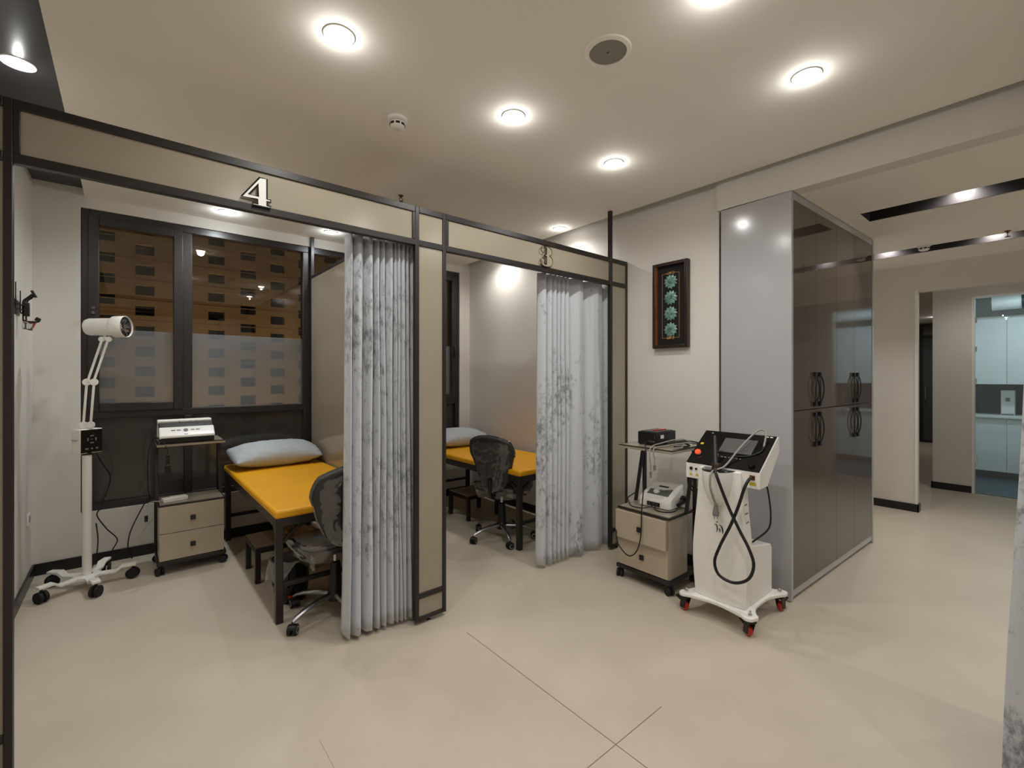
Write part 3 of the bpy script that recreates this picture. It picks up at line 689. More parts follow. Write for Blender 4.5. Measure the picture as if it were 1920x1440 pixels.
# therapy unit on the window trolley
t = thing('therapy_unit', 'white and black electrotherapy console on the trolley by the window', 'medical device', (0.180, 4.225, 0.9595))
wd = 0.345
B(0.004, wd-0.004, 0.0, 0.27, 0.0, 0.045).build('base_body', 'blackgloss', t, bevel=0.006)
MB().prism([(0.0, 0.030), (0.0, 0.052), (0.075, 0.112), (0.090, 0.112), (0.090, 0.04)], 'x', 0.0, wd).build('control_panel', 'white', t, bevel=0.008, seg=3)
MB().prism([(0.090, 0.045), (0.090, 0.118), (0.150, 0.142), (0.255, 0.142), (0.265, 0.045)], 'x', 0.004, wd-0.004).build('paper_bay', 'dgrey', t, bevel=0.004)
MB().prism([(0.150, 0.138), (0.147, 0.154), (0.160, 0.163), (0.260, 0.160), (0.276, 0.120), (0.276, 0.02), (0.262, 0.02), (0.262, 0.138)], 'x', -0.004, wd-0.006).build('lid', 'white', t, bevel=0.005)
def onpanel(u, v):   # point on the sloped control panel
    return Vector((u, 0.0+0.075*v, 0.052+0.060*v))
Mp = Matrix.Rotation(math.atan2(0.060, 0.075), 3, 'X')
for u in (0.085, 0.118, 0.205, 0.238): MB().obox(onpanel(u, 0.62)+Vector((0, -0.0005, 0.0008)), (0.024, 0.006, 0.003), Mp).build('button', 'black', t)
MB().lathe([(0.009, 0.002), (0.015, 0.002), (0.015, -0.002)], onpanel(0.162, 0.60), Mp, n=24).build('dial', 'black', t)
MB().lathe([(0.0, 0.0025), (0.006, 0.0025), (0.006, 0)], onpanel(0.162, 0.60), Mp, n=16).build('dial_centre', 'black', t)
MB().obox(onpanel(0.162, 0.16)+Vector((0, 0, 0.0008)), (0.024, 0.004, 0.002), Mp).build('marking', 'dgrey', t)
for u in (0.13, 0.20, 0.235): MB().lathe([(0, 0.006), (0.004, 0.005), (0.005, 0)], (u, 0.144, 0.146), n=12).build('hinge_stud', 'chrome', t)
g = MB().tube(spline([(0.02, 0.02, 0.02), (0.03, -0.05, 0.0), (0.045, -0.06, -0.04), (0.046, -0.055, -0.075)], 6), 0.0025, n=6); g.build('lead', 'cord', t)
B(0.034, 0.058, -0.060, -0.050, -0.145, -0.075).build('electrode_tag', 'black', t, bevel=0.004)
B(0.028, 0.064, -0.060, -0.052, -0.205, -0.150).build('electrode_tag', 'black', t, bevel=0.005)
g = MB().tube(spline([(-0.004, 0.20, 0.03), (-0.035, 0.21, 0.01), (-0.06, 0.18, -0.10), (-0.062, 0.16, -0.28), (-0.05, 0.18, -0.45)], 6), 0.004, n=7); g.build('cable', 'cord', t)
t = thing('power_strip', 'white adapter box lying on the trolley by the window', 'adapter', (0.275, 4.29, 0.517), R(12))
MB().prism([(-0.075, -0.035), (0.078, -0.035), (0.078, 0.035), (0.02, 0.030), (-0.075, 0.035)], 'z', 0.0, 0.030).build('case', 'white', t, bevel=0.005)
B(-0.03, 0.05, -0.02, 0.02, 0.030, 0.034).build('cover', 'white', t, bevel=0.002)
MB().tube(spline([(-0.075, 0, 0.012), (-0.13, 0.02, 0.016), (-0.165, 0.0, 0.004), (-0.185, -0.05, -0.06)], 7), 0.004, n=7).build('cord', 'greycord', t)
B(-0.195, -0.175, -0.058, -0.044, -0.105, -0.06).build('plug', 'black', t, bevel=0.004)
# cords along the wall below the window
def cordthing(label, pts, r=0.0042, m='cord', group='cords below the window'):
    o = MB().tube(spline(pts, 8), r, n=7).build('trailing_cable', m, None); return tag(o, label, 'cord', group)
cordthing('black cord running down the wall behind the lamp pole', [(-0.150, 4.70, 0.45), (-0.176, 4.70, 0.40), (-0.121, 4.70, 0.286), (-0.059, 4.705, 0.189), (-0.09, 4.72, 0.10), (-0.10, 4.74, 0.006)])
cordthing('black cord dropping behind the trolley legs by the window', [(0.145, 4.66, 0.50), (0.10, 4.68, 0.43), (0.021, 4.70, 0.235), (0.005, 4.72, 0.09), (0.03, 4.745, 0.006)])

# amplifier box and white unit on the right trolley
t = thing('amplifier_box', 'black amplifier box with silver knobs on the right trolley shelf', 'medical device', (2.865, 1.825, 0.9595))
B(0, 0.25, 0, 0.155, 0.006, 0.095).build('case', 'black', t, bevel=0.003)
B(0.02, 0.23, 0.01, 0.145, 0.095, 0.100).build('top_plate', 'dgrey', t, bevel=0.002)
MB().tube([(0.06, 0.06, 0.103), (0.20, 0.05, 0.103)], 0.005, n=8).build('red_lead', 'red', t)
for y_, z_ in ((0.020, 0.030), (0.036, 0.030), (0.054, 0.032)): MB().cyl((0, y_, z_), (-0.014, y_, z_), 0.0065, 0.005, n=12).build('knob', 'brushed', t)
B(-0.003, 0, 0.012, 0.018, 0.055, 0.075).build('switch', 'chrome', t)
B(0.05, 0.09, -0.002, 0, 0.05, 0.075).build('rating_label', 'white', t, smooth=0)
for a in ((0.01, 0.01), (0.23, 0.01), (0.01, 0.14), (0.23, 0.14)): MB().cyl((a[0], a[1], 0), (a[0], a[1], 0.006), 0.008, n=10).build('foot', 'rubber', t)
MB().tube(spline([(0.0, 0.072, 0.03), (-0.045, 0.065, 0.02), (-0.105, 0.02, 0.005), (-0.145, -0.005, -0.13), (-0.165, 0.01, -0.42), (-0.175, 0.012, -0.60), (-0.175, 0.045, -0.71), (-0.175, 0.105, -0.76), (-0.175, 0.17, -0.73), (-0.175, 0.215, -0.66), (-0.10, 0.262, -0.50)], 8), 0.0042, n=7).build('power_lead', 'cord', t)
t = thing('probe_cable', 'pair of grey probe leads hanging off the right trolley shelf', 'cable', (2.76, 1.80, 0.96))
MB().tube(spline([(0.33, -0.13, 0.010), (0.22, -0.10, 0.055), (0.10, -0.02, 0.03), (-0.012, 0.0, 0.0), (-0.012, -0.003, -0.12), (-0.012, -0.003, -0.16)], 8), 0.004, n=7).build('lead', 'greycord', t)
MB().tube(spline([(0.36, -0.145, 0.012), (0.25, -0.13, 0.03), (0.12, -0.04, 0.012), (-0.012, -0.028, 0.0), (-0.012, -0.034, -0.07), (-0.012, -0.034, -0.11)], 8), 0.004, n=7).build('lead', 'greycord', t)
MB().cyl((-0.012, -0.034, -0.11), (-0.012, -0.034, -0.145), 0.010, 0.008, n=12).build('plug', 'grey', t)
MB().cyl((-0.012, -0.003, -0.16), (-0.012, -0.003, -0.20), 0.008, 0.006, n=12).build('plug', 'grey', t)
t = thing('cable_bundle', 'tangle of black handpiece leads lying on the right trolley shelf', 'cable', (3.00, 1.715, 0.9595))
MB().tube(spline([(-0.02, 0.10, 0.012), (0.05, 0.02, 0.028), (0.10, -0.05, 0.022), (0.13, -0.06, 0.012)], 6), 0.011, n=8).build('lead', 'cord', t)
MB().tube(spline([(0.02, 0.10, 0.008), (0.06, 0.05, 0.018), (0.04, -0.04, 0.010), (-0.06, -0.05, 0.008), (-0.10, 0.0, 0.008)], 6), 0.006, n=8).build('lead', 'cord', t)
MB().tube(spline([(0.10, 0.08, 0.006), (0.0, -0.02, 0.010), (-0.10, -0.055, 0.006), (-0.16, -0.03, 0.006)], 6), 0.005, n=8).build('lead', 'greycord', t)

t = thing('ultrasound_unit', 'white rounded ultrasound therapy unit on the right trolley cabinet', 'medical device', (2.870, 1.985, 0.517), R(-86))
# local: front faces -y, width along x
wd, dp = 0.25, 0.24
def ucorner(x0, x1, ya, yb, r, bulge=0.0):
    pts = []
    for cx, cy, a in ((x1-r, ya+r, -90), (x1-r, yb-r, 0), (x0+r, yb-r, 90), (x0+r, ya+r, 180)):
        pts += [(cx+r*math.cos(R(a+18*k)), cy+r*math.sin(R(a+18*k))) for k in range(6)]
    return pts
pr = ucorner(0, wd, 0, dp, 0.03)
m = MB(); n_ = len(pr)
lo = [(x_, y_, 0.006) for x_, y_ in pr]; mid = [(x_, y_, 0.045) for x_, y_ in pr]
def zt_(y_): return 0.058+0.088*max(0, y_-0.01)/0.23
def shr(p, k): return (wd/2+(p[0]-wd/2)*k, dp/2+(p[1]-dp/2)*k)
hi = [(*shr(p, 0.97), zt_(p[1])) for p in pr]; hi2 = [(*shr(p, 0.88), zt_(p[1])+0.008) for p in pr]
m.add(lo+mid+hi+hi2, [tuple(range(n_))]+[(k*n_+i, k*n_+(i+1) % n_, (k+1)*n_+(i+1) % n_, (k+1)*n_+i) for k in range(3) for i in range(n_)]+[tuple(range(3*n_, 4*n_))])
m.build('housing', 'white', t, smooth=50)
MU = Matrix.Rotation(math.atan2(0.088, 0.23), 3, 'X')
def onu(x_, y_, e=0.0): return Vector((x_, y_, zt_(y_)+0.008+e))
MB().obox(onu(0.125, 0.115), (0.165, 0.130, 0.003), MU).build('control_panel', 'lcd', t)
MB().obox(onu(0.125, 0.155, 0.0022), (0.075, 0.020, 0.002), MU).build('display', 'black', t)
MB().obox(onu(0.125, 0.178, 0.0018), (0.165, 0.006, 0.002), MU).build('panel_edge', 'black', t)
MB().lathe([(0, 0.016), (0.018, 0.016), (0.022, 0.010), (0.022, 0)], onu(0.105, 0.085, 0.001), MU, n=24).build('knob', 'white', t)
B(0.075, 0.175, -0.004, 0.006, 0.012, 0.042).build('socket_plate', 'black', t, bevel=0.004)
for x_ in (0.10, 0.13, 0.155): MB().cyl((x_, -0.004, 0.028), (x_, -0.016, 0.028), 0.009, n=14).build('socket', 'dgrey', t)
for x_ in (0.03, 0.22):
    for y_ in (0.03, 0.21): MB().cyl((x_, y_, 0), (x_, y_, 0.008), 0.010, n=12).build('foot', 'rubber', t)
MB().tube(spline([(0.13, -0.016, 0.028), (0.132, -0.050, 0.018), (0.08, -0.082, 0.006), (0.0, -0.085, 0.006), (-0.04, -0.06, 0.03), (-0.062, -0.03, 0.045), (-0.05, 0.06, 0.07)], 7), 0.004, n=7).build('lead', 'cord', t)
MB().tube(spline([(0.155, -0.016, 0.028), (0.17, -0.06, 0.010), (0.235, -0.065, 0.006), (0.285, 0.0, 0.008), (0.292, 0.08, 0.04)], 7), 0.004, n=7).build('lead', 'cord', t)
pb = MB(); pb.cyl((0.280, 0.06, 0.036), (0.272, 0.155, 0.050), 0.013, 0.018, n=16); pb.cyl((0.272, 0.155, 0.050), (0.270, 0.175, 0.066), 0.024, 0.024, n=20); pb.build('probe', 'black', t)
MB().cyl((0.272, 0.150, 0.012), (0.272, 0.150, 0.030), 0.030, 0.034, n=20).build('probe_holder', 'white', t)

# ================================================================== INFRARED LAMP
L = thing('infrared_lamp', 'white infrared lamp on a five-wheeled stand by the window', 'lamp', (-0.213, 4.325, 0))
hubm = MB(); pts = []
for k in range(5):
    a = R(355+72*k); pts.append((0.075*math.cos(a-0.36), 0.075*math.sin(a-0.36))); pts.append((0.075*math.cos(a+0.36), 0.075*math.sin(a+0.36)))
MB().prism(pts, 'z', 0.062, 0.085).build('base_hub', 'white', L, bevel=0.004)
for k in range(5):
    a = R(355+72*k); d = Vector((math.cos(a), math.sin(a), 0)); n_ = Vector((-d.y, d.x, 0))
    prof = [(0.06, 0.074, 0.027), (0.165, 0.072, 0.024), (0.20, 0.098, 0.026), (0.285, 0.098, 0.022)]
    m = MB(); vs = []
    for r_, z_, hw_ in prof:
        c = d*r_*0.93+Vector((0, 0, z_)); vs += [c-n_*hw_-Vector((0, 0, 0.009)), c+n_*hw_-Vector((0, 0, 0.009)), c+n_*hw_+Vector((0, 0, 0.009)), c-n_*hw_+Vector((0, 0, 0.009))]
    fs = [(i*4+j, i*4+(j+1) % 4, i*4+4+(j+1) % 4, i*4+4+j) for i in range(3) for j in range(4)]+[(0, 1, 2, 3), (12, 13, 14, 15)]
    ao = m.add(vs, fs).build('base_leg', 'white', L, bevel=0.004)
    c = d*0.245; yaw = a+1.2+0.7*k; e = Vector((math.cos(yaw), math.sin(yaw), 0)); cs = MB()
    for s_ in (-1, 1): cs.cyl(c+e*s_*0.006+Vector((0, 0, 0.036)), c+e*s_*0.024+Vector((0, 0, 0.036)), 0.036, n=22)
    cs.cyl(c+Vector((0, 0, 0.05)), c+Vector((0, 0, 0.092)), 0.008, n=10); cs.build('caster', 'rubber', ao)
MB().cyl((0, 0, 0.08), (0, 0, 0.93), 0.026, n=24).build('pole', 'white', L)
MB().cyl((0.026, 0, 0.885), (0.048, 0, 0.885), 0.007, n=10).build('clamp_screw', 'black', L)
MB().cyl((0, 0, 0.912), (0, 0, 0.93), 0.029, n=24).build('collar', 'black', L)
Mz = Matrix.Rotation(R(33), 3, 'Z')
bx = MB().obox((0.0, 0.02, 1.008), (0.135, 0.088, 0.168), Mz).build('control_box', 'white', L, bevel=0.006)
fc = Mz @ Vector((0, -0.0455, 0))
MB().obox(Vector((0, 0.02, 1.008))+fc, (0.127, 0.004, 0.158), Mz).build('front_panel', 'blackgloss', bx, bevel=0.002)
def fp(u, v): return Vector((0, 0.02, 1.008))+Mz @ Vector((u, -0.048, v))
for a_ in (0, 90, 180, 270): MB().obox(fp(0.024*math.cos(R(a_)), 0.012+0.024*math.sin(R(a_))), (0.022 if a_ % 180 else 0.007, 0.002, 0.007 if a_ % 180 else 0.022), Mz).build('button', 'grey', bx)
MB().obox(fp(0, 0.012), (0.016, 0.002, 0.007), Mz).build('button', 'dgrey', bx)
for u, ww in ((-0.030, 0.018), (0.0, 0.010), (0.030, 0.014)): MB().obox(fp(u, -0.052), (ww, 0.002, 0.010), Mz).build('button', 'grey', bx)
MB().obox((-0.046, 0.02-0.02, 1.018), (0.05, 0.06, 0.002), Mz).build('seam_line', 'grey', bx)
def arm(p, q, off):
    m = MB(); p = Vector(p); q = Vector(q); o_ = Vector(off)
    for s_ in (-1, 1): m.bar(p+o_*s_, q+o_*s_, 0.014, 0.024, up=(0, 1, 0))
    return m.build('arm', 'white', L, bevel=0.003)
j0, j1, j2 = (0.0, 0.0, 1.118), (0.018, -0.01, 1.415), (0.095, -0.02, 1.715)
MB().cyl((0, 0, 1.09), (0, 0, 1.115), 0.013, n=14).build('swivel', 'white', L)
off = Vector((0.019, -0.011, 0)); arm(j0, j1, off); arm(j1, j2, off*0.85)
for j, r_ in ((j0, 0.024), (j1, 0.024), (j2, 0.018)):
    c = Vector(j); m = MB()
    for s_ in (-1, 1): m.cyl(c+off*s_-Vector((0, 0.012, 0)), c+off*s_+Vector((0, 0.012, 0)), r_, n=20)
    m.cyl(c-off*1.3, c+off*1.3, 0.007, n=10); m.build('joint', 'white', L, bevel=0.002)
hp0 = Vector((0.005, 0.045, 1.80)); ax = Vector((0.86, -0.50, 0.03)).normalized(); MH = ax.to_track_quat('Z', 'Y').to_matrix()
hd = MB().lathe([(0, -0.020), (0.034, -0.017), (0.054, -0.004), (0.060, 0.015), (0.061, 0.145), (0.064, 0.152), (0.074, 0.165), (0.076, 0.235), (0.073, 0.238), (0.071, 0.232), (0.066, 0.16), (0.045, 0.11), (0, 0.10)], hp0, MH, n=40).build('lamp_head', 'white', L, smooth=50)
MB().lathe([(0.0705, 0.228), (0.064, 0.17), (0.040, 0.128), (0.018, 0.118)], hp0, MH, n=12).build('reflector', 'chrome', hd, smooth=10)
MB().lathe([(0, 0.175), (0.014, 0.170), (0.020, 0.150), (0.014, 0.12)], hp0, MH, n=20).build('bulb', 'dgrey', hd)
rb = MB()
for k in range(12):
    a = k*PI/6; rb.tube([hp0+MH @ Vector((0.012*math.cos(a), 0.012*math.sin(a), 0.216)), hp0+MH @ Vector((0.0705*math.cos(a), 0.0705*math.sin(a), 0.222))], 0.0009, n=4)
rb.build('guard', 'chrome', hd)
MB().bar(Vector(j2), hp0+ax*0.10-Vector((0, 0, 0.058)), 0.012, 0.02).build('head_bracket', 'white', L)
MB().tube(spline([(0.04, 0.06, 0.93), (0.07, 0.10, 0.84), (0.115, 0.20, 0.72), (0.105, 0.27, 0.62), (0.068, 0.33, 0.50), (0.062, 0.375, 0.45)], 7), 0.004, n=7).build('power_lead', 'cord', L)
MB().tube(spline([(0.045, 0.035, 0.42), (0.055, 0.04, 0.30), (0.045, 0.04, 0.18), (0.018, 0.03, 0.095), (0.028, 0.0, 0.088)], 7), 0.004, n=7).build('power_lead', 'cord', L)

# ================================================================== LASER MACHINE  (local: front faces -x, y across; base corner)
Z = thing('laser_machine', 'white standing laser therapy machine with sloped black console', 'medical device', (2.615, 1.085, 0))
# base plate with four pointed corners
bp = [(0.030, -0.012), (0.062, -0.018), (0.095, 0.008), (0.18, 0.040), (0.34, 0.040), (0.43, 0.010), (0.475, -0.012), (0.515, -0.006), (0.520, 0.030),
      (0.490, 0.075), (0.475, 0.21), (0.490, 0.345), (0.520, 0.395), (0.512, 0.428), (0.475, 0.432), (0.42, 0.408), (0.30, 0.385), (0.17, 0.388), (0.09, 0.408), (0.045, 0.432), (0.010, 0.428), (0.000, 0.400), (0.022, 0.345), (0.045, 0.21), (0.020, 0.075), (0.0, 0.030), (0.005, 0.0)]
bpp = [(v.x, v.y) for v in spline([(a, b, 0) for a, b in bp], 4, closed=True)]
MB().prism(bpp, 'z', 0.102, 0.122).build('base_plate', 'white', Z, bevel=0.004)
for cx, cy, ya in ((0.045, 0.020, 2.6), (0.045, 0.400, 2.9), (0.480, 0.025, 1.45), (0.480, 0.395, 0.8)):
    d = Vector((math.cos(ya), math.sin(ya), 0)); n_ = Vector((-d.y, d.x, 0)); c = Vector((cx, cy, 0.030))-n_*0.018
    wl = MB().lathe([(0.020, -0.013), (0.027, -0.012), (0.030, -0.004), (0.030, 0.004), (0.027, 0.012), (0.020, 0.013)], c, d.to_track_quat('Z', 'Y').to_matrix(), n=24)
    co = wl.build('caster_wheel', 'red', Z)
    hb = MB().cyl(c-d*0.016, c+d*0.016, 0.020, n=18); hb.build('wheel_hub', 'brushed', co)
    fk = MB()
    for s_ in (-1, 1):
        fk.prism([(0, 0)]*0 or [(-0.016, -0.012), (0.014, -0.012), (0.022, 0.052), (-0.020, 0.052)], 'x', 0, 0.003)
        k0 = len(fk.v)-8
        for i in range(k0, k0+8):
            x_, u_, v_ = fk.v[i]; p_ = c+d*(s_*0.019+x_-0.0015)+n_*(u_+0.014*(v_+0.012)/0.064)+Vector((0, 0, v_)); fk.v[i] = tuple(p_)
    fk.obox(c+n_*0.016+Vector((0, 0, 0.058)), (0.050, 0.046, 0.010), Matrix.Rotation(ya, 3, 'Z'))
    fk.obox(c-n_*0.036+Vector((0, 0, 0.036)), (0.034, 0.040, 0.006), Matrix.Rotation(ya, 3, 'Z') @ Matrix.Rotation(R(-18), 3, 'X'))
    fk.cyl((cx, cy, 0.085), (cx, cy, 0.104), 0.012, n=12); fk.build('caster_fork', 'black', co)
    MB().cyl((cx, cy, 0.122), (cx, cy, 0.130), 0.012, n=6).cyl((cx, cy, 0.130), (cx, cy, 0.146), 0.006, n=12).build('caster_bolt', 'chrome', Z)
# body: bowed column and deep foot box
ZS = [0.122, 0.18, 0.25, 0.33, 0.42, 0.50, 0.58, 0.66, 0.74, 0.82, 0.90]
def halfw(z): return 0.146+0.018*math.exp(-((z-0.36)/0.20)**2)-0.022*max(0, (z-0.55)/0.35)
def frontx(z): return 0.066-0.006*math.sin((z-0.12)/0.75*PI)
def backx(z): return 0.062+0.14*max(0.0, 1.0)+0.0*z if z > 0.47 else 0.452
YM = 0.210
def column_mesh(zs, bx_):
    m = MB(); vs = []
    for z in zs:
        hw_ = halfw(z); f_ = frontx(z); b_ = bx_(z)
        sec = []
        for k in range(9):
            a = -1+2*k/8; sec.append((f_+0.010*a*a, YM+a*hw_))
        sec += [(b_, YM+hw_-0.006), (b_, YM-hw_+0.006)]
        vs += [(x_, y_, z) for x_, y_ in sec]
    n_ = 11
    fs = [(i*n_+j, i*n_+(j+1) % n_, (i+1)*n_+(j+1) % n_, (i+1)*n_+j) for i in range(len(zs)-1) for j in range(n_)]+[tuple(range(n_)), tuple(range((len(zs)-1)*n_, len(zs)*n_))]
    return m.add(vs, fs)
column_mesh(ZS, lambda z: 0.165+0.02*max(0, (z-0.7)/0.2)).build('column', 'white', Z, bevel=0.004)
m = MB(); hw_ = 0.150
m.prism([(0.150, 0.122), (0.455, 0.122), (0.455, 0.395), (0.435, 0.420), (0.235, 0.455), (0.150, 0.470)], 'y', YM-hw_, YM+hw_); m.build('foot_box', 'white', Z, bevel=0.006)
for z in (0.61, 0.66, 0.71): MB().box(0.10, 0.135, YM-halfw(z)-0.0006, YM-halfw(z)+0.004, z, z+0.006).build('vent_slot', 'grey', Z)
# head
hy0, hy1 = -0.012, 0.432
hp = [(0.095, 0.818), (0.095, 0.912), (0.352, 1.092), (0.372, 1.090), (0.372, 1.0), (0.20, 0.822)]
MB().prism(hp, 'y', hy0, hy1).build('console_housing', 'white', Z, bevel=0.004)
slope = math.atan2(1.092-0.912, 0.352-0.095); MS = Matrix.Rotation(-slope, 3, 'Y')
def ons(u, v, e=0.0):   # u 0..1 up the slope, v metres across (y)
    return Vector((0.095+0.257*u, v, 0.912+0.180*u))+MS @ Vector((0, 0, e))
MB().obox(ons(0.5, YM, 0.002), (0.312, 0.436, 0.006), MS).build('console_top', 'blackgloss', Z, bevel=0.001)
MB().obox(ons(0.60, YM-0.035, 0.007), (0.130, 0.195, 0.010), MS).build('screen', 'screen', Z, bevel=0.004)
for k in range(7): MB().obox(ons(0.27, YM-0.085+0.022*k, 0.0055), (0.006, 0.014 if k % 3 else 0.008, 0.001), MS).build('marking', 'grey', Z)
MB().lathe([(0.020, 0.004), (0.022, 0.010), (0.018, 0.012)], ons(0.28, 0.385, 0.0), MS, n=24).build('button_collar', 'black', Z)
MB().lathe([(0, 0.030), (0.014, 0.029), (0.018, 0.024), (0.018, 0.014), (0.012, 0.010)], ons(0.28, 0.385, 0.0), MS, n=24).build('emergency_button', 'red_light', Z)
MB().lathe([(0, 0.026), (0.014, 0.026), (0.017, 0.022), (0.018, 0.004)], ons(0.13, 0.045, 0.002), MS, n=24).build('knob', 'blackgloss', Z)
MB().lathe([(0, 0.007), (0.006, 0.006), (0.007, 0.004)], ons(0.92, 0.372, 0.002), MS, n=14).build('indicator', 'grey', Z)
MB().obox(ons(0.58, 0.400, 0.0056), (0.018, 0.020, 0.001), MS).build('warning_label', 'yellowtag', Z)
for v in (0.018, 0.042): MB().obox(ons(0.955, v, 0.0056), (0.008, 0.016, 0.001), MS).build('marking', 'white', Z)
MB().lathe([(0, 0.010), (0.006, 0.010), (0.007, 0.004)], ons(0.30, 0.262, 0.002), MS, n=14).build('key_switch', 'chrome', Z)
# half-round cup on the front that holds the handpiece
cz = 0.885; cr = 0.092
m = MB(); prof = [(cr, cz+0.014), (cr, cz), (cr*0.97, cz-0.05), (cr*0.86, cz-0.11), (cr*0.66, cz-0.16), (cr*0.38, cz-0.195), (0.004, cz-0.212)]
m.lathe(prof, (0.098, YM+0.005, 0), Matrix.Diagonal((1.4, 1, 1)), n=28, a0=R(90), a1=R(270)); m.build('cup', 'white', Z, smooth=180)
m = MB(); n_ = 28
m.add([(0.098, YM+0.005, cz+0.018)]+[(0.098+1.4*cr*math.cos(R(90+180*k/n_)), YM+0.005+cr*math.sin(R(90+180*k/n_)), cz+0.016) for k in range(n_+1)], [(0, k+1, k+2) for k in range(n_)])
m.build('cup_top', 'blackgloss', Z, solid=0.003)
# handpiece wand in the cup
MB().cyl((0.062, YM+0.012, 0.895), (0.175, YM+0.075, 1.085), 0.016, 0.010, n=18).build('handpiece', 'black', Z)
MB().lathe([(0.030, 0.90), (0.028, 0.93), (0.020, 0.945)], (0.065, YM+0.008, 0), n=20).build('handpiece_holder', 'darkwood', Z)
# sockets on the console front
for v, w_ in ((0.395, 0.010), (0.362, 0.007)): MB().cyl((0.095, v, 0.880), (0.088, v, 0.880), w_, n=18).build('socket', 'black', Z)
for v in (0.398, 0.358): MB().add([(0.0945, v-0.011, 0.836), (0.0945, v+0.011, 0.836), (0.0945, v, 0.856)], [(0, 1, 2)]).build('warning_label', 'yellowtag', Z, smooth=0, solid=0.001)
MB().box(0.090, 0.096, 0.014, 0.044, 0.866, 0.894).build('hose_socket', 'brass', Z, bevel=0.003)
B(0.0938, 0.0952, 0.010, 0.044, 0.836, 0.854).build('rating_label', 'yellowtag', Z, smooth=0)
# hoses
def lp(pts): return [(x_-2.615, y_-1.085, z_) for x_, y_, z_ in pts]
hose = lp([(2.708, 1.114, 0.880), (2.660, 1.112, 0.876), (2.632, 1.125, 0.83), (2.628, 1.155, 0.725), (2.626, 1.197, 0.61), (2.622, 1.258, 0.472), (2.62, 1.287, 0.375), (2.622, 1.262, 0.306), (2.625, 1.18, 0.288), (2.622, 1.10, 0.335), (2.620, 1.070, 0.42), (2.622, 1.095, 0.503), (2.626, 1.150, 0.595), (2.600, 1.197, 0.716), (2.562, 1.236, 0.86), (2.590, 1.270, 0.918), (2.670, 1.298, 0.905)])
MB().tube(spline(hose, 8), 0.0085, n=10).build('hose', 'cord', Z)
gp = lp([(2.870, 1.115, 1.040), (2.925, 1.125, 1.120), (2.905, 1.165, 1.125), (2.80, 1.22, 1.03), (2.70, 1.265, 0.925), (2.578, 1.282, 0.905), (2.566, 1.288, 0.83), (2.600, 1.290, 0.76), (2.640, 1.290, 0.70)])
MB().tube(spline(gp, 8), 0.0055, n=8).build('mains_lead', 'greycord', Z)
MB().tube(spline(lp([(2.870, 1.115, 1.040), (2.835, 1.12, 1.012), (2.80, 1.17, 0.985), (2.78, 1.24, 0.975)]), 8), 0.004, n=8).build('mains_lead', 'cord', Z)
c = Vector(lp([(2.640, 1.290, 0.70)])[0])
pg = MB().cyl(c, c+Vector((0, 0, -0.045)), 0.009, 0.018, n=14); pg.cyl(c+Vector((0, 0, -0.045)), c+Vector((0, 0, -0.062)), 0.018, 0.017, n=14)
for s_ in (-1, 1): pg.cyl(c+Vector((0, s_*0.009, -0.06)), c+Vector((0, s_*0.009, -0.08)), 0.0024, n=8)
pg.build('mains_plug', 'grey', Z)
MB().tube(spline([(0.20, hy0+0.006, 0.826), (0.215, hy0+0.002, 0.78), (0.270, hy0+0.01, 0.65), (0.285, hy0+0.03, 0.55), (0.290, YM-0.10, 0.448)], 8), 0.005, n=8).build('side_lead', 'cord', Z)
for k, (v, e) in enumerate(((0.425, 0.0), (0.405, 0.02), (0.385, 0.03))):
    MB().tube(spline([(0.11, v, 0.822), (0.125, v+0.004, 0.76), (0.20+e, v-0.02, 0.66), (0.25+e, v-0.03, 0.50), (0.30, v-0.01, 0.30), (0.33, v, 0.14)], 7), 0.005, n=7).build('rear_lead', 'cord', Z)
# emblem on the column: two ink-brush arcs with a dot
em = MB(); ex = frontx(0.57)-0.0025
def em_pt(u, v): return (ex+0.010*((1.285+u-1.085-YM)/0.146)**2, 1.285+u-1.085, 0.545+v)
em.tube([em_pt(*p) for p in ((0.030, 0.028), (0.022, 0.034), (0.014, 0.026), (0.012, 0.0), (0.018, -0.012))], [0.001, 0.0025, 0.003, 0.0025, 0.001], n=6)
em.tube([em_pt(*p) for p in ((0.002, 0.034), (-0.010, 0.030), (-0.018, 0.016), (-0.020, -0.004), (-0.019, -0.014))], [0.001, 0.003, 0.004, 0.003, 0.001], n=6)
em.tube([em_pt(*p) for p in ((0.004, 0.014), (-0.002, 0.008), (-0.004, -0.010))], [0.001, 0.004, 0.001], n=6)
em.tube([em_pt(*p) for p in ((0.016, 0.048), (0.012, 0.048))], [0.004, 0.004], n=8)
em.build('emblem', 'black', Z)

# ================================================================== TALL CABINET
Cb = thing('tall_cabinet', 'tall built-in cabinet with mirror-dark doors and grey-white side', 'cabinet', (3.268, 1.106, 0), R(-1.97))
CW, CH, CD = 1.745, 2.648, 0.462
B(0.0, 0.030, -0.004, CD, 0.004, CH).build('side_panel', 'cabside', Cb, bevel=0.003)
B(CW-0.030, CW, -0.004, CD, 0.004, CH).build('side_panel', 'cabside', Cb, bevel=0.003)
B(0.030, CW-0.030, 0.0, CD, 2.600, CH).build('top_panel', 'cabside', Cb)
B(0.030, CW-0.030, 0.004, CD, 0.022, 0.066).build('plinth', 'cabside', Cb)
B(0.030, CW-0.030, 0.06, CD, 0.0, 0.022).build('toe_kick', 'black', Cb)
B(0.030, CW-0.030, 0.030, CD, 0.066, 2.600).build('carcass', 'black', Cb, smooth=0)
xs = [0.033, 0.428, 0.830, 1.246, CW-0.033]
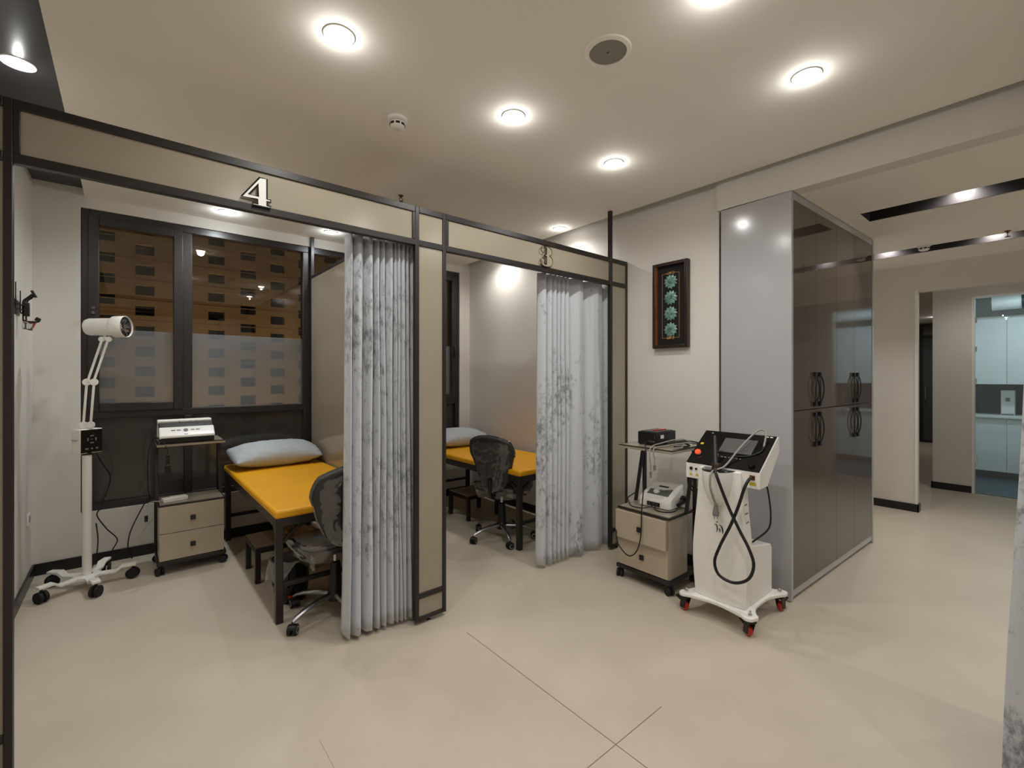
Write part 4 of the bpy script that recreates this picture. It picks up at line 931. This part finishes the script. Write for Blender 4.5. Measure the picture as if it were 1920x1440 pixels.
def lens_handle(p, x, z, ln=0.205):
    hmb = MB()
    for s_ in (-1, 1):
        hmb.tube(spline([(x, -0.012, z-ln/2), (x+s_*0.022, -0.020, z-ln*0.30), (x+s_*0.034, -0.024, z), (x+s_*0.022, -0.020, z+ln*0.30), (x, -0.012, z+ln/2)], 6), 0.0042, n=7)
    for s_ in (-1, 1): hmb.box(x-0.013, x+0.013, -0.018, 0.0, z+s_*ln/2-0.016, z+s_*ln/2+0.016)
    return hmb.build('handle', 'black', p, bevel=0.0)
for i in range(4):
    for z0, z1, hz in ((0.070, 1.226, 1.088), (1.231, 2.597, 1.366)):
        a, b = xs[i]+0.0015, xs[i+1]-0.0015
        d = B(a, b, 0.0, 0.018, z0, z1).build('door', 'door', Cb, bevel=0.001)
        lens_handle(d, b-0.042 if i % 2 == 0 else a+0.042, hz)

# ================================================================== PICTURE, HOOK RACK, OUTLET
Pc = thing('framed_picture', 'dark framed picture of four turquoise stone flowers on right wall', 'picture', (XW, 0, 0))
ya, yb, za, zb = 1.825, 2.130, 1.680, 2.362; fw = 0.026; fd = 0.045
for a in ((ya, ya+fw, za, zb), (yb-fw, yb, za, zb), (ya+fw, yb-fw, za, za+fw), (ya+fw, yb-fw, zb-fw, zb)):
    B(-fd, -0.002, *a[:2], *a[2:]).build('frame_side', 'darkwood', Pc, bevel=0.004)
B(-0.016, -0.002, ya+fw, yb-fw, za+fw, zb-fw).build('backing', 'velvet', Pc, smooth=0)
for a in ((yb-fw-0.010, yb-fw, za+fw, zb-fw), ): B(-fd+0.006, -0.016, *a).build('lit_inner_edge', 'litwood', Pc)  # lighter brown paints the lit inner side of the dark frame
gy0, gy1, gz0, gz1 = ya+0.080, yb-0.074, za+0.080, zb-0.086; e = 0.0035
for a in ((gy0, gy0+e, gz0, gz1), (gy1-e, gy1, gz0, gz1), (gy0+e, gy1-e, gz0, gz0+e), (gy0+e, gy1-e, gz1-e, gz1)): B(-0.019, -0.016, *a).build('gold_border', 'gold', Pc, smooth=0)
yc = (gy0+gy1)/2
for k in range(4):
    zc = gz0+0.068+k*(gz1-gz0-0.136)/3; fm = MB()
    for ring, (n_, r_, h_) in enumerate(((12, 0.060, 0.006), (10, 0.044, 0.012), (7, 0.027, 0.018))):
        for q_ in range(n_):
            a = 2*PI*q_/n_+ring*0.3+k; w_ = r_*0.30; d = Vector((0, math.cos(a), math.sin(a))); s_ = Vector((0, -math.sin(a), math.cos(a))); c = Vector((-0.017, yc, zc))
            fm.add([c+Vector((-h_, 0, 0)), c+d*r_*0.62+s_*w_+Vector((-h_*0.8, 0, 0)), c+d*r_+Vector((-h_*0.25, 0, 0)), c+d*r_*0.62-s_*w_+Vector((-h_*0.8, 0, 0)), c+d*r_*0.6+Vector((-h_-0.004, 0, 0))], [(0, 1, 4), (1, 2, 4), (2, 3, 4), (3, 0, 4)])
    fm.build('flower', 'turq', Pc, smooth=0)
for zc in (gz0, gz1):
    om = MB()
    for s_ in (-1, 1): om.tube(spline([(-0.019, yc, zc), (-0.019, yc+s_*0.016, zc+0.012), (-0.019, yc+s_*0.030, zc+0.004), (-0.019, yc+s_*0.024, zc-0.008), (-0.019, yc+s_*0.014, zc-0.002), (-0.019, yc+s_*0.046, zc+0.002)], 5), 0.0028, n=6)
    om.lathe([(0, 0.012), (0.008, 0.010), (0.010, 0)], (-0.016, yc, zc), Matrix.Rotation(R(-90), 3, 'Y'), n=14); om.build('ornament', 'gold', Pc)

Hk = thing('hook_rack', 'black wire hook rack on the left wall of bay four', 'hook', (0, 4.20, 0))
B(XL, XL+0.006, -0.16, 0.06, 1.84, 1.93).build('wall_plate', 'black', Hk, bevel=0.001)
def wire(n, *pts, r=0.0042): return MB().tube(spline(pts, 6), r, n=7).build(n, 'black', Hk)
wire('upright', (XL+0.01, -0.12, 2.03), (XL+0.01, -0.12, 1.88), r=0.003); wire('upright', (-0.515, 0, 1.994), (-0.515, 0, 1.855), r=0.003)
wire('crossbar', (XL, -0.12, 1.905), (-0.49, 0, 1.895)); wire('crossbar', (XL, -0.12, 1.875), (-0.49, 0, 1.868)); wire('crossbar', (-0.515, 0, 1.853), (-0.49, 0, 1.853))
for k, o_ in enumerate((-0.012, 0.0, 0.012)):
    wire('hook_wire', (-0.496+o_*0.6, o_, 1.85), (-0.494+o_*0.6, o_, 1.925), (-0.475+o_*0.6, o_, 1.952), (-0.456+o_*0.5, o_*1.5, 1.975))
for o_ in (-0.006, 0.006): wire('hook_wire', (-0.495+o_, o_, 1.90), (-0.496+o_, o_, 1.815), (-0.488+o_, o_, 1.803), (-0.44, o_*2, 1.803), (-0.43, o_*2, 1.815))
B(-0.500, -0.474, -0.016, 0.016, 1.835, 1.920).build('clip_plate', 'black', Hk, bevel=0.003)
MB().bar((-0.465, 0, 2.0), (-0.446, 0, 1.958), 0.026, 0.014).build('tip_cap', 'black', Hk, bevel=0.003)
MB().bar((-0.448, 0, 1.824), (-0.428, 0, 1.812), 0.026, 0.024).build('tip_cap', 'black', Hk, bevel=0.003)
Gg = thing('safety_goggles', 'clear safety goggles with red strap hanging on the wire hook', 'goggles', (0, 4.20, 0))
MB().tube(spline([(-0.452, 0.01, 1.806), (-0.455, 0.0, 1.782), (-0.468, -0.01, 1.748)], 6), 0.0055, n=8).build('strap', 'redstrap', Gg)
MB().tube(spline([(-0.500, 0.012, 1.812), (-0.47, 0.010, 1.7955), (-0.445, 0.010, 1.7975)], 6), 0.004, n=8).build('strap', 'redstrap', Gg)
def gl(u, v): a = R(180)*u; return (-0.505+0.045*u+0.004*math.sin(a*2), -0.012-0.014*math.sin(a), 1.752+0.045*v-0.008*u)
MB().grid(gl, 12, 4).build('lens', 'wrap', Gg, solid=0.002)
Ou = thing('wall_outlet', 'small white wall outlet low on the left wall', 'wall outlet', (XL, 4.60, 0.46))
B(0, 0.010, -0.042, 0.042, -0.042, 0.042).build('plate', 'white', Ou, bevel=0.004)
MB().lathe([(0.0, 0.004), (0.016, 0.004), (0.019, 0.0125), (0.022, 0.012)], (0, 0, 0), Matrix.Rotation(R(90), 3, 'Y'), n=22).build('socket', 'grey', Ou)

# ================================================================== BEYOND THE CORRIDOR
Gd = thing('glass_door', 'clear frameless glass door on steel hinges beyond the doorway', 'door')
B(X2+0.040, X2+0.050, -0.30, 0.672, 0.012, 2.435).build('glass_pane', 'doorglass', Gd, smooth=0)
for z in (2.16, 1.80, 1.40, 0.42): B(X2+0.026, X2+0.064, 0.655, 0.690, z-0.032, z+0.032).build('hinge', 'chrome', Gd, bevel=0.003)
MB().cyl((X2-0.01, -0.18, 0.85), (X2-0.01, -0.18, 1.25), 0.012, n=14).cyl((X2-0.01, -0.18, 0.9), (X2+0.04, -0.18, 0.9), 0.008, n=10).cyl((X2-0.01, -0.18, 1.2), (X2+0.04, -0.18, 1.2), 0.008, n=10).build('pull_handle', 'chrome', Gd)
Kf = thing('door_frame', 'slim white frame around the glass door', 'door frame')
B(X2-0.008, X2+0.09, 0.672, 0.700, 0, 2.445).build('jamb', 'white', Kf, bevel=0.002) ; B(X2-0.008, X2+0.09, -0.34, 0.672, 2.435, 2.455).build('head', 'white', Kf, bevel=0.002)
def kit(name, label, cat, z0, z1, x0, y=( -1.0, 0.96), n=4, group=None):
    t = thing(name, label, cat, group=group); B(x0+0.018, 10.14, y[0], y[1], z0, z1).build('carcass', 'white', t)
    w_ = (y[1]-y[0])/n
    for k in range(n): B(x0, x0+0.018, y[0]+k*w_+0.002, y[0]+(k+1)*w_-0.002, z0+0.003, z1-0.003).build('door', 'white', t, bevel=0.002)
    return t
kit('wall_cabinet', 'white wall cabinets behind the glass door', 'cabinet', 1.345, 2.32, 9.52)
kit('base_cabinet', 'white base cabinets under the counter behind the glass door', 'cabinet', 0.10, 0.865, 9.50)
tag(B(9.46, 10.14, -1.05, 0.97, 0.866, 0.90).build('worktop', 'white', None, bevel=0.004), 'white worktop on the base cabinets behind glass door', 'worktop')
tag(B(9.56, 10.14, -1.0, 0.96, 0, 0.099).build('kickboard', 'black', None), 'black kickboard under the base cabinets behind glass door', 'kickboard')
tag(B(10.125, 10.139, -1.0, 0.96, 0.901, 1.344).build('backsplash', 'dgrey', None), 'dark splashback above the worktop behind glass door', 'splashback')
t = thing('water_dispenser', 'pale boxy appliance on the worktop behind the glass door', 'appliance', (9.72, 0.40, 0.90))
B(0, 0.22, 0, 0.14, 0, 0.36).build('body', 'white', t, bevel=0.01); B(-0.03, 0, 0.01, 0.13, 0, 0.02).build('drip_tray', 'grey', t, bevel=0.003); B(-0.02, 0, 0.05, 0.09, 0.2, 0.25).build('spout', 'grey', t, bevel=0.003)
t = thing('electric_kettle', 'dark kettle beside the boxy appliance behind the glass door', 'kettle', (9.72, 0.25, 0.90))
MB().lathe([(0, 0), (0.075, 0), (0.08, 0.02), (0.06, 0.17), (0.05, 0.18), (0, 0.19)], n=24).build('jug', 'dgrey', t); MB().tube(spline([(0, -0.06, 0.17), (0, -0.11, 0.15), (0, -0.11, 0.06), (0, -0.075, 0.03)], 6), 0.009, n=8).build('handle', 'black', t)
t = thing('hose_pipe', 'white hose curving up beside the kettle behind the glass door', 'hose', (9.58, 0.10, 0.90))
MB().tube(spline([(0, 0.16, 0.012), (0, 0.12, 0.05), (0, 0.06, 0.20), (0, -0.02, 0.28), (0.05, -0.05, 0.42)], 8), 0.011, n=8).build('tube', 'white', t)
t = thing('ventilation_duct', 'white round duct under the ceiling behind the glass door', 'duct', (9.3, 0.60, 2.48))
MB().cyl((0, 0, 0), (0, -1.4, 0.02), 0.10, n=24).build('pipe', 'white', t); MB().cyl((0, -0.28, 0.004), (0, -0.33, 0.005), 0.108, n=24).build('clamp_band', 'black', t)
t = thing('tube_light', 'bluish tube light on the ceiling behind the glass door', 'ceiling light', (8.75, -0.05, ZK))
B(-0.05, 0.05, -0.6, 0.6, -0.05, 0).build('housing', 'white', t, bevel=0.004); B(-0.03, 0.03, -0.57, 0.57, -0.06, -0.05).build('tube', 'cyan_light', t)
light('lamp_light', 'AREA', (0, 0, -0.07), 13, (0.78, 0.91, 1.0), t, size=0.1, size_y=1.1, shape='RECTANGLE')
t = thing('glass_screen', 'dark framed glass screen at the end of the dim hall', 'glass screen', (13.6, 0, 0))
for y_ in (1.20, 1.72, 1.98, 2.55): B(0, 0.05, y_-0.03, y_+0.03, 0.0, 2.62).build('frame_post', 'winframe', t, bevel=0.003)
for z_ in (0.03, 2.35, 2.60): B(0.002, 0.048, 1.20, 2.55, z_-0.03, z_+0.03).build('frame_rail', 'winframe', t, bevel=0.003)
for a, b in ((1.23, 1.69), (1.75, 1.95), (2.01, 2.52)): B(0.02, 0.03, a, b, 0.06, 2.32).build('pane', 'darkglass', t, smooth=0)
MB().cyl((-0.03, 1.90, 0.95), (-0.03, 1.90, 1.25), 0.012, n=10).build('pull_handle', 'chrome', t)
downlight('downlight in the dim hall ceiling past the doorway', 12.4, 1.55, ZK, NEUT, P_CORR*1.0, 'white_light', 'downlights past the doorway')
downlight('downlight between the doorway and the glass door', 7.25, 0.55, ZK, NEUT, P_CORR*0.7, 'white_light', 'downlights past the doorway')
